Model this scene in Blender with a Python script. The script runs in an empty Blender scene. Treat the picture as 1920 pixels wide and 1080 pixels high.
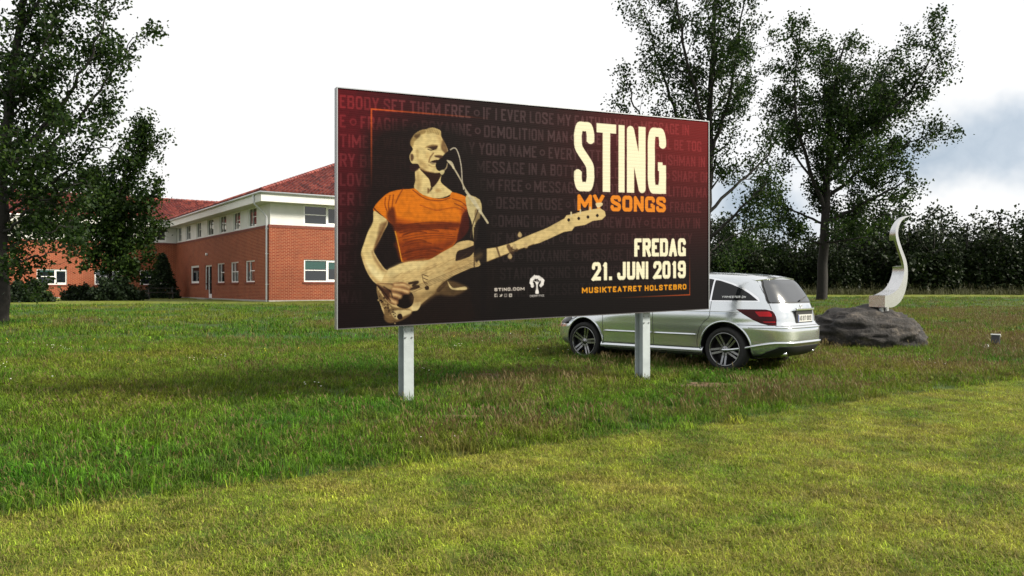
import bpy, bmesh, math, random
import numpy as np
from mathutils import Vector, Matrix

R = math.radians
sc = bpy.context.scene
col = sc.collection

# ------------------------------------------------------------------ camera
cam = bpy.data.cameras.new("camera")
cam.lens = 28.125
cam.sensor_width = 36.0
cam.clip_start = 0.05
cam.clip_end = 3000.0
cam_ob = bpy.data.objects.new("camera", cam)
col.objects.link(cam_ob)
cam_ob.location = (0.0, 0.0, 1.6)
cam_ob.rotation_euler = (R(90), 0, 0)
sc.camera = cam_ob

# ------------------------------------------------------------------ exposure
vs = sc.view_settings
vs.view_transform = 'Standard'
vs.look = 'None'
vs.exposure = 0.65
vs.gamma = 1.0
vs.use_curve_mapping = False

# ------------------------------------------------------------------ sun
SUN_EL, SUN_AZ = 34.0, 100.0          # azimuth clockwise from +Y (the view direction): from the right
sd = Vector((math.sin(R(SUN_AZ)) * math.cos(R(SUN_EL)),
             math.cos(R(SUN_AZ)) * math.cos(R(SUN_EL)), math.sin(R(SUN_EL))))
sun = bpy.data.lights.new("sun", 'SUN')
sun.energy = 4.9
sun.angle = R(13.0)
sun.color = (1.0, 0.93, 0.80)
sun_ob = bpy.data.objects.new("sun", sun)
col.objects.link(sun_ob)
sun_ob.location = (40, -5, 40)
sun_ob.rotation_euler = sd.to_track_quat('Z', 'Y').to_euler()

# ------------------------------------------------------------------ world: bright cloud cover with a few blue-grey gaps
world = bpy.data.worlds.new("World")
sc.world = world
world.use_nodes = True
wt = world.node_tree
wt.nodes.clear()


def nd(t, typ, **kw):
    n = t.nodes.new(typ)
    for k, v in kw.items():
        setattr(n, k, v)
    return n


def lk(t, a, b):
    t.links.new(a, b)


def mth(t, op, a, b=None, clamp=False):
    n = t.nodes.new('ShaderNodeMath')
    n.operation = op
    n.use_clamp = clamp
    for i, v in enumerate((a, b)):
        if v is None:
            continue
        if isinstance(v, (int, float)):
            n.inputs[i].default_value = v
        else:
            t.links.new(v, n.inputs[i])
    return n.outputs[0]


def mixc(t, fac, a, b, blend='MIX'):
    n = t.nodes.new('ShaderNodeMix')
    n.data_type = 'RGBA'
    n.blend_type = blend
    for i, v in ((0, fac), (6, a), (7, b)):
        if isinstance(v, (int, float)):
            n.inputs[i].default_value = v
        elif isinstance(v, tuple):
            n.inputs[i].default_value = (*v[:3], 1)
        else:
            t.links.new(v, n.inputs[i])
    return n.outputs[2]


def ramp(t, fac, stops):
    n = t.nodes.new('ShaderNodeValToRGB')
    els = n.color_ramp.elements
    while len(els) < len(stops):
        els.new(0.5)
    for e, (p, c) in zip(els, stops):
        e.position = p
        e.color = (*c, 1) if isinstance(c, tuple) else (c, c, c, 1)
    t.links.new(fac, n.inputs[0])
    return n.outputs[0]


def noise(t, vec, scale, detail=4.0, rough=0.55, out=0):
    n = t.nodes.new('ShaderNodeTexNoise')
    n.inputs['Scale'].default_value = scale
    n.inputs['Detail'].default_value = detail
    n.inputs['Roughness'].default_value = rough
    if vec is not None:
        t.links.new(vec, n.inputs['Vector'])
    return n.outputs[out]


sky = nd(wt, 'ShaderNodeTexSky', sky_type='NISHITA', sun_disc=False)
sky.sun_elevation = R(SUN_EL)
sky.sun_rotation = R(SUN_AZ)
sky.dust_density = 2.0
bg_sky = nd(wt, 'ShaderNodeBackground')
bg_sky.inputs[1].default_value = 0.05
lk(wt, sky.outputs[0], bg_sky.inputs[0])
tc = nd(wt, 'ShaderNodeTexCoord')
dirv = tc.outputs['Generated']
wob = noise(wt, dirv, 5.0, 5.0, 0.6, out=1)
sub = nd(wt, 'ShaderNodeVectorMath', operation='SUBTRACT')
lk(wt, wob, sub.inputs[0]); sub.inputs[1].default_value = (0.5, 0.5, 0.5)
scl = nd(wt, 'ShaderNodeVectorMath', operation='SCALE')
lk(wt, sub.outputs[0], scl.inputs[0]); scl.inputs['Scale'].default_value = 0.17
addv = nd(wt, 'ShaderNodeVectorMath', operation='ADD')
lk(wt, dirv, addv.inputs[0]); lk(wt, scl.outputs[0], addv.inputs[1])
# gaps in the cloud cover, spread all round the sky like the one in view: (azimuth, elevation, width, height)
gap = None
for az, el, wd, ht in ((32.0, 9.0, 0.20, 0.052), (17.0, 6.2, 0.12, 0.05), (62, 10, 0.25, 0.06), (105, 14, 0.2, 0.07),
                       (150, 9, 0.26, 0.06), (200, 16, 0.2, 0.07), (245, 8, 0.25, 0.06), (290, 13, 0.2, 0.06)):
    p = (math.sin(R(az)) * math.cos(R(el)), math.cos(R(az)) * math.cos(R(el)), math.sin(R(el)))
    s1 = nd(wt, 'ShaderNodeVectorMath', operation='SUBTRACT')
    lk(wt, addv.outputs[0], s1.inputs[0]); s1.inputs[1].default_value = p
    s2 = nd(wt, 'ShaderNodeVectorMath', operation='MULTIPLY')
    lk(wt, s1.outputs[0], s2.inputs[0]); s2.inputs[1].default_value = (1 / wd, 1 / wd, 1 / ht)
    s3 = nd(wt, 'ShaderNodeVectorMath', operation='LENGTH')
    lk(wt, s2.outputs[0], s3.inputs[0])
    mr = nd(wt, 'ShaderNodeMapRange', interpolation_type='SMOOTHSTEP')
    lk(wt, s3.outputs['Value'], mr.inputs[0])
    mr.inputs[1].default_value = 1.15; mr.inputs[2].default_value = 0.25
    mr.inputs[3].default_value = 0.0; mr.inputs[4].default_value = 1.0
    gap = mr.outputs[0] if gap is None else mth(wt, 'MAXIMUM', gap, mr.outputs[0])
cn = noise(wt, dirv, 3.0, 6.0, 0.55)
ccol = ramp(wt, cn, [(0.25, (0.95, 0.97, 1.0)), (0.45, (1.0, 1.0, 1.0)), (0.75, (1.0, 0.99, 0.97))])
grey = ramp(wt, noise(wt, addv.outputs[0], 9.0, 5.0), [(0.35, (0.42, 0.51, 0.61)), (0.65, (0.66, 0.73, 0.81))])
ccol2 = mixc(wt, gap, ccol, grey)
bg_c = nd(wt, 'ShaderNodeBackground')
lk(wt, ccol2, bg_c.inputs[0])
bg_c.inputs[1].default_value = 0.72
mixs = nd(wt, 'ShaderNodeMixShader')
mixs.inputs[0].default_value = 0.9
lk(wt, bg_sky.outputs[0], mixs.inputs[1]); lk(wt, bg_c.outputs[0], mixs.inputs[2])
wo = nd(wt, 'ShaderNodeOutputWorld')
lk(wt, mixs.outputs[0], wo.inputs[0])

# ------------------------------------------------------------------ helpers
rng = np.random.default_rng(7)


def tag(o, label=None, cat=None, group=None, kind=None):
    if label: o['label'] = label
    if cat: o['category'] = cat
    if group: o['group'] = group
    if kind: o['kind'] = kind
    return o


def empty(name, loc=(0, 0, 0), rz=0.0):
    o = bpy.data.objects.new(name, None)
    o.empty_display_size = 0.3
    col.objects.link(o)
    o.location = loc
    o.rotation_euler = (0, 0, rz)
    return o


def mobj(name, verts, faces, mat=None, parent=None, smooth=False):
    me = bpy.data.meshes.new(name)
    me.from_pydata([tuple(map(float, v)) for v in verts], [], [tuple(int(i) for i in f) for f in faces])
    if mat is not None:
        me.materials.append(mat)
    if smooth:
        me.polygons.foreach_set('use_smooth', [True] * len(me.polygons))
    me.update()
    o = bpy.data.objects.new(name, me)
    col.objects.link(o)
    if parent is not None:
        o.parent = parent
    return o


class MB:
    """collects pieces of ONE part"""
    def __init__(s):
        s.v, s.f = [], []

    def add(s, v, f):
        b = len(s.v)
        s.v += [tuple(p) for p in v]
        s.f += [tuple(i + b for i in q) for q in f]
        return s

    def box(s, x0, x1, y0, y1, z0, z1):
        v = [(x0, y0, z0), (x1, y0, z0), (x1, y1, z0), (x0, y1, z0), (x0, y0, z1), (x1, y0, z1), (x1, y1, z1), (x0, y1, z1)]
        return s.add(v, [(0, 3, 2, 1), (4, 5, 6, 7), (0, 1, 5, 4), (1, 2, 6, 5), (2, 3, 7, 6), (3, 0, 4, 7)])

    def tube(s, pts, rad, n=8, caps=True):
        v, f = tube_arrays(pts, rad, n, caps)
        return s.add(v, f)

    def build(s, name, mat, parent=None, smooth=False, bevel=0.0):
        o = mobj(name, s.v, s.f, mat, parent, smooth)
        if bevel:
            m = o.modifiers.new('bevel', 'BEVEL')
            m.width = bevel
            m.segments = 2
            m.limit_method = 'ANGLE'
        return o


def tube_arrays(pts, rad, n=8, caps=True):
    P = np.asarray(pts, float)
    k = len(P)
    rad = np.broadcast_to(np.asarray(rad, float), (k,))
    T = np.gradient(P, axis=0)
    T /= np.linalg.norm(T, axis=1, keepdims=True) + 1e-9
    ref = np.array([0.0, 0, 1]) if abs(T[:, 2]).mean() < 0.8 else np.array([1.0, 0.2, 0])
    A = np.cross(T, ref); A /= np.linalg.norm(A, axis=1, keepdims=True) + 1e-9
    B = np.cross(T, A)
    th = np.linspace(0, 2 * np.pi, n, endpoint=False)
    V = P[:, None] + rad[:, None, None] * (np.cos(th)[None, :, None] * A[:, None] + np.sin(th)[None, :, None] * B[:, None])
    V = V.reshape(-1, 3)
    F = []
    for i in range(k - 1):
        for j in range(n):
            j2 = (j + 1) % n
            F.append((i * n + j, i * n + j2, (i + 1) * n + j2, (i + 1) * n + j))
    if caps:
        F.append(tuple(range(n - 1, -1, -1)))
        F.append(tuple((k - 1) * n + j for j in range(n)))
    return V.tolist(), F


def catmull(pts, m=8):
    P = np.asarray(pts, float)
    if len(P) < 3:
        t = np.linspace(0, 1, m + 1)[:, None]
        return P[0] * (1 - t) + P[-1] * t
    Q = np.vstack([2 * P[0] - P[1], P, 2 * P[-1] - P[-2]])
    out = []
    for i in range(len(P) - 1):
        p0, p1, p2, p3 = Q[i:i + 4]
        for t in np.linspace(0, 1, m, endpoint=False):
            out.append(0.5 * (2 * p1 + (p2 - p0) * t + (2 * p0 - 5 * p1 + 4 * p2 - p3) * t * t + (3 * p1 - p0 - 3 * p2 + p3) * t ** 3))
    out.append(P[-1])
    return np.array(out)


def sstep(a, b, x):
    t = np.clip((np.asarray(x, float) - a) / (b - a), 0, 1)
    return t * t * (3 - 2 * t)


# ------------------------------------------------------------------ materials
def pmat(name, color, rough=0.6, metal=0.0, spec=0.5, coat=0.0, var=0.0, vscale=6.0, bump=0.0, bscale=40.0):
    m = bpy.data.materials.new(name)
    m.use_nodes = True
    t = m.node_tree
    b = t.nodes['Principled BSDF']
    b.inputs['Base Color'].default_value = (*color, 1)
    b.inputs['Roughness'].default_value = rough
    b.inputs['Metallic'].default_value = metal
    b.inputs['Specular IOR Level'].default_value = spec
    b.inputs['Coat Weight'].default_value = coat
    if var or bump:
        tcn = nd(t, 'ShaderNodeTexCoord')
    if var:
        n = noise(t, tcn.outputs['Object'], vscale, 5.0, 0.6)
        lo = tuple(c * (1 - var) for c in color); hi = tuple(min(1, c * (1 + var)) for c in color)
        lk(t, ramp(t, n, [(0.3, lo), (0.7, hi)]), b.inputs['Base Color'])
    if bump:
        n = noise(t, tcn.outputs['Object'], bscale, 4.0, 0.6)
        bp = nd(t, 'ShaderNodeBump'); bp.inputs['Strength'].default_value = bump; bp.inputs['Distance'].default_value = 0.02
        lk(t, n, bp.inputs['Height']); lk(t, bp.outputs[0], b.inputs['Normal'])
    return m


def brick_mat():
    m = bpy.data.materials.new("red_brick")
    m.use_nodes = True
    t = m.node_tree
    b = t.nodes['Principled BSDF']
    tcn = nd(t, 'ShaderNodeTexCoord')
    sp = nd(t, 'ShaderNodeSeparateXYZ'); lk(t, tcn.outputs['Object'], sp.inputs[0])
    cb = nd(t, 'ShaderNodeCombineXYZ')
    lk(t, mth(t, 'ADD', sp.outputs[0], sp.outputs[1]), cb.inputs[0]); lk(t, sp.outputs[2], cb.inputs[1])
    br = nd(t, 'ShaderNodeTexBrick')
    lk(t, cb.outputs[0], br.inputs['Vector'])
    br.inputs['Scale'].default_value = 1.0
    br.inputs['Brick Width'].default_value = 0.24
    br.inputs['Row Height'].default_value = 0.083
    br.inputs['Mortar Size'].default_value = 0.011
    br.inputs['Mortar Smooth'].default_value = 0.1
    br.inputs['Bias'].default_value = -0.1
    br.inputs['Color1'].default_value = (0.205, 0.026, 0.008, 1)
    br.inputs['Color2'].default_value = (0.26, 0.044, 0.012, 1)
    br.inputs['Mortar'].default_value = (0.40, 0.19, 0.10, 1)
    n = noise(t, tcn.outputs['Object'], 1.2, 5.0, 0.6)
    sh = ramp(t, n, [(0.3, 0.82), (0.7, 1.1)])
    lk(t, mixc(t, 1.0, br.outputs[0], sh, 'MULTIPLY'), b.inputs['Base Color'])
    b.inputs['Roughness'].default_value = 0.85
    bp = nd(t, 'ShaderNodeBump', invert=True); bp.inputs['Strength'].default_value = 0.6; bp.inputs['Distance'].default_value = 0.01
    lk(t, br.outputs['Fac'], bp.inputs['Height']); lk(t, bp.outputs[0], b.inputs['Normal'])
    return m


M = {
    'brick': brick_mat(),
    'plaster': pmat('white_render', (0.66, 0.66, 0.63), 0.75, var=0.06, vscale=2.0),
    'fascia': pmat('white_fascia_paint', (0.66, 0.66, 0.62), 0.5, var=0.05, vscale=1.5),
    'frame': pmat('white_window_paint', (0.85, 0.85, 0.83), 0.4),
    'pane': pmat('dark_window_glass', (0.012, 0.016, 0.02), 0.04, spec=0.9),
    'blind': pmat('teal_blind_behind_glass', (0.03, 0.085, 0.075), 0.12, spec=0.6),
    'plinth': pmat('concrete_plinth', (0.36, 0.34, 0.30), 0.85, var=0.2),
    'zinc': pmat('zinc', (0.55, 0.56, 0.56), 0.4, metal=0.5),
    'soldier': pmat('dark_brick_course', (0.17, 0.045, 0.03), 0.85, var=0.3, vscale=12),
    'darkwood': pmat('dark_stained_wood', (0.03, 0.026, 0.026), 0.6, var=0.3),
}


def roof_mat():
    m = bpy.data.materials.new("clay_tiles")
    m.use_nodes = True
    t = m.node_tree
    b = t.nodes['Principled BSDF']
    tcn = nd(t, 'ShaderNodeTexCoord')
    vor = nd(t, 'ShaderNodeTexVoronoi'); vor.inputs['Scale'].default_value = 3.4
    lk(t, tcn.outputs['Object'], vor.inputs['Vector'])
    c = ramp(t, vor.outputs['Color'], [(0.1, (0.075, 0.013, 0.012)), (0.5, (0.17, 0.028, 0.022)), (0.9, (0.27, 0.065, 0.045))])
    n = noise(t, tcn.outputs['Object'], 1.0, 5.0, 0.6)
    lk(t, mixc(t, 1.0, c, ramp(t, n, [(0.3, 0.75), (0.7, 1.1)]), 'MULTIPLY'), b.inputs['Base Color'])
    b.inputs['Roughness'].default_value = 0.7
    return m


M['tile'] = roof_mat()

# ------------------------------------------------------------------ terrain
GY = [-60, 4.5, 10.3, 13.3, 15.3, 17.6, 25, 44, 60, 100, 900]
GZ = [0, 0, .125, .215, .26, .32, .50, .87, 1.21, 1.28, 1.28]


def gz(x, y):
    x = np.asarray(x, float); y = np.asarray(y, float)
    z = (np.interp(y - 0.8, GY, GZ) + np.interp(y, GY, GZ) + np.interp(y + 0.8, GY, GZ)) / 3
    f = sstep(-6, -12, x) * sstep(34, 42, y)
    z = z * (1 - f) + np.minimum(z, 0.85) * f
    amp = 0.02 * sstep(2, 10, y)
    return z + amp * (np.sin(x * 0.55 + 1.3) * np.sin(y * 0.43 + .6) + 0.5 * np.sin(x * 1.2 + y * .9))


def lawn_colour_group():
    g = bpy.data.node_groups.new("lawn_colour", 'ShaderNodeTree')
    g.interface.new_socket("Color", in_out='OUTPUT', socket_type='NodeSocketColor')
    geo = nd(g, 'ShaderNodeNewGeometry')
    P = geo.outputs['Position']
    sp = nd(g, 'ShaderNodeSeparateXYZ'); lk(g, P, sp.inputs[0])
    fl = nd(g, 'ShaderNodeCombineXYZ'); lk(g, sp.outputs[0], fl.inputs[0]); lk(g, sp.outputs[1], fl.inputs[1])
    V = fl.outputs[0]
    big = noise(g, V, 0.23, 3.0, 0.5)
    med = noise(g, V, 0.9, 4.0, 0.6)
    fine = noise(g, V, 5.0, 4.0, 0.6)
    # meadow side: green with rusty patches of seeding grass
    c1 = ramp(g, big, [(0.34, (0.029, 0.104, 0.003)), (0.50, (0.067, 0.128, 0.006)), (0.66, (0.112, 0.134, 0.010))])
    rust = ramp(g, med, [(0.50, 0.0), (0.68, 0.75)])
    # more rust to the right and in the distance there
    rx = nd(g, 'ShaderNodeMapRange'); lk(g, sp.outputs[0], rx.inputs[0])
    rx.inputs[1].default_value = -5; rx.inputs[2].default_value = 8; rx.inputs[3].default_value = 0.12; rx.inputs[4].default_value = 1.25
    rust = mth(g, 'MULTIPLY', rust, rx.outputs[0], clamp=True)
    meadow = mixc(g, rust, c1, (0.105, 0.068, 0.022))
    # mown verge: yellow-green, dry
    mown = ramp(g, med, [(0.33, (0.090, 0.165, 0.010)), (0.52, (0.205, 0.250, 0.022)), (0.70, (0.290, 0.265, 0.050))])
    # side of the mowing line y = 7.75 + 0.6 x
    ln = mth(g, 'SUBTRACT', sp.outputs[1], mth(g, 'ADD', mth(g, 'MULTIPLY', sp.outputs[0], 0.6), 7.75))
    ln = mth(g, 'ADD', ln, mth(g, 'MULTIPLY', mth(g, 'SUBTRACT', med, 0.5), 0.25))
    side = nd(g, 'ShaderNodeMapRange'); lk(g, ln, side.inputs[0])
    side.inputs[1].default_value = -0.22; side.inputs[2].default_value = -0.12
    c = mixc(g, side.outputs[0], mown, meadow)
    # far mown lawn beyond the meadow, its sunlit strip painted as brighter colour
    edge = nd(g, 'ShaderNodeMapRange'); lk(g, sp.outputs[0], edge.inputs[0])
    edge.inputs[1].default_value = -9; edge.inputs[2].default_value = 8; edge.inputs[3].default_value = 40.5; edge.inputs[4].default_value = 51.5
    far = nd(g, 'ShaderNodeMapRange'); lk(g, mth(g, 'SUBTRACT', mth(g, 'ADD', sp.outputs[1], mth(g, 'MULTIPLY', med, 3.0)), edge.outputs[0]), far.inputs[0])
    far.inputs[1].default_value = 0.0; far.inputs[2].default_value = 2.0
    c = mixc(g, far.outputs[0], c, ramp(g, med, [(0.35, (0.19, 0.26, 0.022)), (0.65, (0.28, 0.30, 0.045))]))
    c = mixc(g, 1.0, c, ramp(g, fine, [(0.3, 0.62), (0.7, 1.3)]), 'MULTIPLY')
    c = mixc(g, 1.0, c, ramp(g, noise(g, V, 1.9, 5.0, 0.65), [(0.32, 0.58), (0.5, 0.98), (0.68, 1.28)]), 'MULTIPLY')
    out = nd(g, 'NodeGroupOutput')
    lk(g, c, out.inputs[0])
    return g


LAWN = lawn_colour_group()


def lawn_mat(name, mul, blades):
    m = bpy.data.materials.new(name)
    m.use_nodes = True
    t = m.node_tree
    b = t.nodes['Principled BSDF']
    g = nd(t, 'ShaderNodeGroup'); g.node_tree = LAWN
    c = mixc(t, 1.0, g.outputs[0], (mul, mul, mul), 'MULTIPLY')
    b.inputs['Roughness'].default_value = 0.7
    b.inputs['Specular IOR Level'].default_value = 0.25
    if blades:
        at = nd(t, 'ShaderNodeAttribute', attribute_name='tint')
        sp = nd(t, 'ShaderNodeSeparateColor'); lk(t, at.outputs['Color'], sp.inputs[0])
        c = mixc(t, 1.0, c, ramp(t, sp.outputs[0], [(0.0, 0.30), (0.6, 0.95), (1.0, 1.9)]), 'MULTIPLY')
        c = mixc(t, sp.outputs[1], c, (0.25, 0.19, 0.07))       # dry blades
        c = mixc(t, sp.outputs[2], c, (0.135, 0.088, 0.042))      # seed heads
        lk(t, c, b.inputs['Base Color'])
        tr = nd(t, 'ShaderNodeBsdfTranslucent'); lk(t, c, tr.inputs[0])
        mx = nd(t, 'ShaderNodeMixShader'); mx.inputs[0].default_value = 0.35
        lk(t, b.outputs[0], mx.inputs[1]); lk(t, tr.outputs[0], mx.inputs[2])
        lk(t, mx.outputs[0], t.nodes['Material Output'].inputs[0])
    else:
        geo = nd(t, 'ShaderNodeNewGeometry')
        lk(t, c, b.inputs['Base Color'])
        n = noise(t, geo.outputs['Position'], 14.0, 5.0, 0.7)
        bp = nd(t, 'ShaderNodeBump'); bp.inputs['Strength'].default_value = 0.8; bp.inputs['Distance'].default_value = 0.06
        lk(t, n, bp.inputs['Height']); lk(t, bp.outputs[0], b.inputs['Normal'])
    return m


M['ground'] = lawn_mat('lawn_ground', 0.6, False)  # base colour darkened to stand in for shade in the gaps between blades
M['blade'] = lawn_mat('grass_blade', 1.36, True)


def grid_mesh(name, xs, ys, mat, keep=None, dz=0.0, dens=None, parent=None):
    X, Y = np.meshgrid(xs, ys)
    Z = gz(X, Y) + dz
    V = np.stack([X, Y, Z], -1).reshape(-1, 3)
    nx, ny = len(xs), len(ys)
    I = np.arange(nx * ny).reshape(ny, nx)
    F = np.stack([I[:-1, :-1], I[:-1, 1:], I[1:, 1:], I[1:, :-1]], -1).reshape(-1, 4)
    if keep is not None:
        c = V[F].mean(1)
        F = F[keep(c[:, 0], c[:, 1])]
        used = np.unique(F)
        mp = -np.ones(len(V), int); mp[used] = np.arange(len(used))
        V = V[used]; F = mp[F]
    me = bpy.data.meshes.new(name)
    me.vertices.add(len(V)); me.vertices.foreach_set('co', V.astype(np.float32).ravel())
    me.loops.add(F.size); me.loops.foreach_set('vertex_index', F.ravel().astype(np.int32))
    me.polygons.add(len(F)); me.polygons.foreach_set('loop_start', np.arange(0, F.size, 4, dtype=np.int32))
    me.polygons.foreach_set('use_smooth', np.ones(len(F), bool))
    me.update(calc_edges=True)
    if mat: me.materials.append(mat)
    if dens is not None:
        a = me.attributes.new('dens', 'FLOAT', 'POINT')
        a.data.foreach_set('value', dens(V[:, 0], V[:, 1]).astype(np.float32))
    o = bpy.data.objects.new(name, me)
    col.objects.link(o)
    return o


gx = np.concatenate([np.arange(-600, -60, 60), np.arange(-60, 60, 1.0), np.arange(60, 601, 60)])
gy = np.concatenate([np.arange(-60, 0, 6), np.arange(0, 30, .5), np.arange(30, 80, 1.0), np.arange(80, 900, 40)])
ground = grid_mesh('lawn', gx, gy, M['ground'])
tag(ground, kind='structure')

# ------------------------------------------------------------------ office building
BA = math.atan2(.57, .82)
bld = empty('office_building', (-13.35, 44.0, 0.867), BA)
tag(bld, 'two-storey red brick office building with white upper band and red tiled hip roofs', 'building')
BR = 4.2            # top of brick
WL = 22.7           # length of the side wall up to the inner corner
FW = 13.0           # width of the front
WX = -34.0          # left end of the wing
OV = 0.65           # eaves overhang
EZ = 5.98           # eaves height


def wall_with_holes(name, axis, fixed, a0, a1, z0, z1, holes, thick, mat, parent):
    """wall plane with rectangular openings; axis 'x' runs along x at y = fixed (outside -y), 'y' runs along y at x = fixed (outside -x)"""
    As = sorted({a0, a1, *[h[0] for h in holes], *[h[1] for h in holes]})
    Zs = sorted({z0, z1, *[h[2] for h in holes], *[h[3] for h in holes]})
    mb = MB()

    def P(a, d, z):
        return (a, fixed + d, z) if axis == 'x' else (fixed + d, a, z)

    def q(p):
        mb.add(p, [(0, 1, 2, 3)])
    for i in range(len(As) - 1):
        for j in range(len(Zs) - 1):
            ca, cz = (As[i] + As[i + 1]) / 2, (Zs[j] + Zs[j + 1]) / 2
            if any(h[0] < ca < h[1] and h[2] < cz < h[3] for h in holes):
                continue
            q([P(As[i], 0, Zs[j]), P(As[i + 1], 0, Zs[j]), P(As[i + 1], 0, Zs[j + 1]), P(As[i], 0, Zs[j + 1])])
    for h in holes:      # reveals
        for (p, r) in (((h[0], h[2]), (h[0], h[3])), ((h[0], h[3]), (h[1], h[3])), ((h[1], h[3]), (h[1], h[2])), ((h[1], h[2]), (h[0], h[2]))):
            q([P(p[0], 0, p[1]), P(r[0], 0, r[1]), P(r[0], thick, r[1]), P(p[0], thick, p[1])])
    return mb.build(name, mat, parent)


def window(axis, fixed, a0, a1, z0, z1, cols, rec=0.1, sill=True, blind=0.0, fr=0.07):
    """cols: list of (start fraction, end fraction, has_transom, casement) ; builds frame, panes, sill"""
    def bx(mb, A0, A1, d0, d1, Z0, Z1):
        if axis == 'x': mb.box(A0, A1, fixed + d0, fixed + d1, Z0, Z1)
        else: mb.box(fixed + d0, fixed + d1, A0, A1, Z0, Z1)
    w = MB()
    W = a1 - a0
    bx(w, a0, a1, rec - .05, rec + .03, z0, z0 + fr)
    bx(w, a0, a1, rec - .05, rec + .03, z1 - fr, z1)
    bx(w, a0, a0 + fr, rec - .05, rec + .03, z0 + fr, z1 - fr)
    bx(w, a1 - fr, a1, rec - .05, rec + .03, z0 + fr, z1 - fr)
    fo = w.build('window', M['frame'], bld)
    for (s, e, tr, cas) in cols:
        p0, p1 = a0 + s * W, a0 + e * W
        b = fr * (1.5 if cas else 0.9)
        for pp, dd in ((p0, .046), (p1, .043)):
            m = MB(); bx(m, pp - b / 2, pp + b / 2, rec - dd, rec + .02, z0 + fr, z1 - fr); m.build('mullion', M['frame'], fo)
        if cas:
            m = MB(); bx(m, p0, p1, rec - .04, rec + .02, z0 + fr * .8, z0 + fr * 2.0); m.build('sash_rail', M['frame'], fo)
            m = MB(); bx(m, p0, p1, rec - .04, rec + .02, z1 - fr * 2.0, z1 - fr * .8); m.build('sash_rail', M['frame'], fo)
        if tr:
            zt = z0 + .52 * (z1 - z0)
            m = MB(); bx(m, p0, p1, rec - .035, rec + .02, zt - fr * .35, zt + fr * .35); m.build('transom', M['frame'], fo)
        zb = z1 - blind * (z1 - z0)
        m = MB(); bx(m, p0, p1, rec + .0, rec + .012, z0 + fr * .5, zb); m.build('pane', M['pane'], fo)
        if blind:
            m = MB(); bx(m, p0, p1, rec + .001, rec + .013, zb, z1 - fr * .5); m.build('blind', M['blind'], fo)
    if sill:
        m = MB(); bx(m, a0 - .06, a1 + .06, -.05, rec, z0 - .10, z0 - .004)
        m.build('sill', M['soldier'], fo)
    return fo


# --- ground-floor openings
side_low = [(2.6, 4.4), (5.85, 7.5), (8.95, 10.7), (15.5, 17.9)]
door = (12.05, 13.9)
front_low = [(1.97, 4.5), (7.4, 9.9), (10.6, 12.4)]
wing_low = [(-2.6, -.64), (-5.7, -3.85), (-9.4, -7.5), (-13.2, -11.3), (-17, -15)]
ZL, ZH = 1.08, 2.35
wall_with_holes('side_brick_wall', 'y', 0.0, 0.0, WL, -0.6, BR, [(a, b, ZL, ZH) for a, b in side_low] + [(*door, .05, 2.3)], .25, M['brick'], bld)
wall_with_holes('front_brick_wall', 'x', 0.0, 0.0, FW, -0.6, BR, [(a, b, ZL, ZH) for a, b in front_low], .25, M['brick'], bld)
wall_with_holes('wing_brick_wall', 'x', WL, WX, 0.0, -0.6, BR, [(a, b, ZL - .1, ZH - .25) for a, b in wing_low], .25, M['brick'], bld)
wall_with_holes('right_brick_wall', 'y', FW, 0.0, 34, -0.6, BR, [], .25, M['brick'], bld)
for i, (a, b) in enumerate(side_low):
    cs = [(0.02, .58, True, False), (.58, .98, i == 1, False)]
    if i == 3: cs = [(.02, .98, False, True)]
    window('y', 0.0, a, b, ZL, ZH, cs)
for a, b in front_low:
    window('x', 0.0, a, b, ZL, ZH, [(.02, .54, True, False), (.56, .98, False, True)], blind=.42)
for a, b in wing_low:
    window('x', WL, a, b, ZL - .1, ZH - .25, [(.02, .60, True, False), (.62, .98, False, True)], blind=.18)
# --- upper white band, set back
side_up = [(2.5, 4.1), (5.75, 7.25), (8.8, 10.4), (11.9, 13.5), (15.2, 16.5), (18.3, 19.8), (21.2, 22.5)]
front_up = [(1.97, 4.5), (5.6, 7.0), (8.4, 10.8)]
wing_up = [(-2.3, -.7), (-5.6, -4.1), (-9.2, -7.6), (-12.6, -11.1), (-16, -14.4)]
ST = .07
wall_with_holes('side_white_band', 'y', ST, ST, WL, BR, 5.60, [(a, b, 4.32, 5.42) for a, b in side_up], .2, M['plaster'], bld)
wall_with_holes('front_white_band', 'x', ST, ST, FW, BR, 5.60, [(a, b, 4.32, 5.42) for a, b in front_up], .2, M['plaster'], bld)
wall_with_holes('wing_white_band', 'x', WL + ST, WX, ST, BR, 5.60, [(a, b, 4.32, 5.42) for a, b in wing_up], .2, M['plaster'], bld)
for a, b in side_up:
    window('y', ST, a, b, 4.32, 5.42, [(.03, .55, True, False), (.55, .97, False, False)], rec=.1, sill=False, fr=.05)
for a, b in front_up:
    window('x', ST, a, b, 4.32, 5.42, [(.02, .54, True, False), (.56, .98, False, True)], rec=.06, sill=False)
for a, b in wing_up:
    window('x', ST + WL, a, b, 4.32, 5.42, [(.03, .55, True, False), (.57, .97, False, True)], rec=.08, sill=False)
# top course of standing bricks and plinth
m = MB()
m.box(-.022, ST - .004, 0.0, WL - .03, BR - .12, BR + .03)
m.box(-.022, FW, -.022, 0.0, BR - .12, BR + .03)
m.box(WX, -.03, WL - .022, WL + ST - .004, BR - .12, BR + .03)
m.build('top_course', M['soldier'], bld)
m = MB()
m.box(-.03, 0, .0, 12.0, -.55, .06); m.box(-.03, 0, 13.95, WL - .03, -.55, .06)
m.box(-.03, FW, -.03, 0, -.55, .06); m.box(WX, -.03, WL - .03, WL, -.55, .06)
m.build('plinth', M['plinth'], bld)
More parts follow.
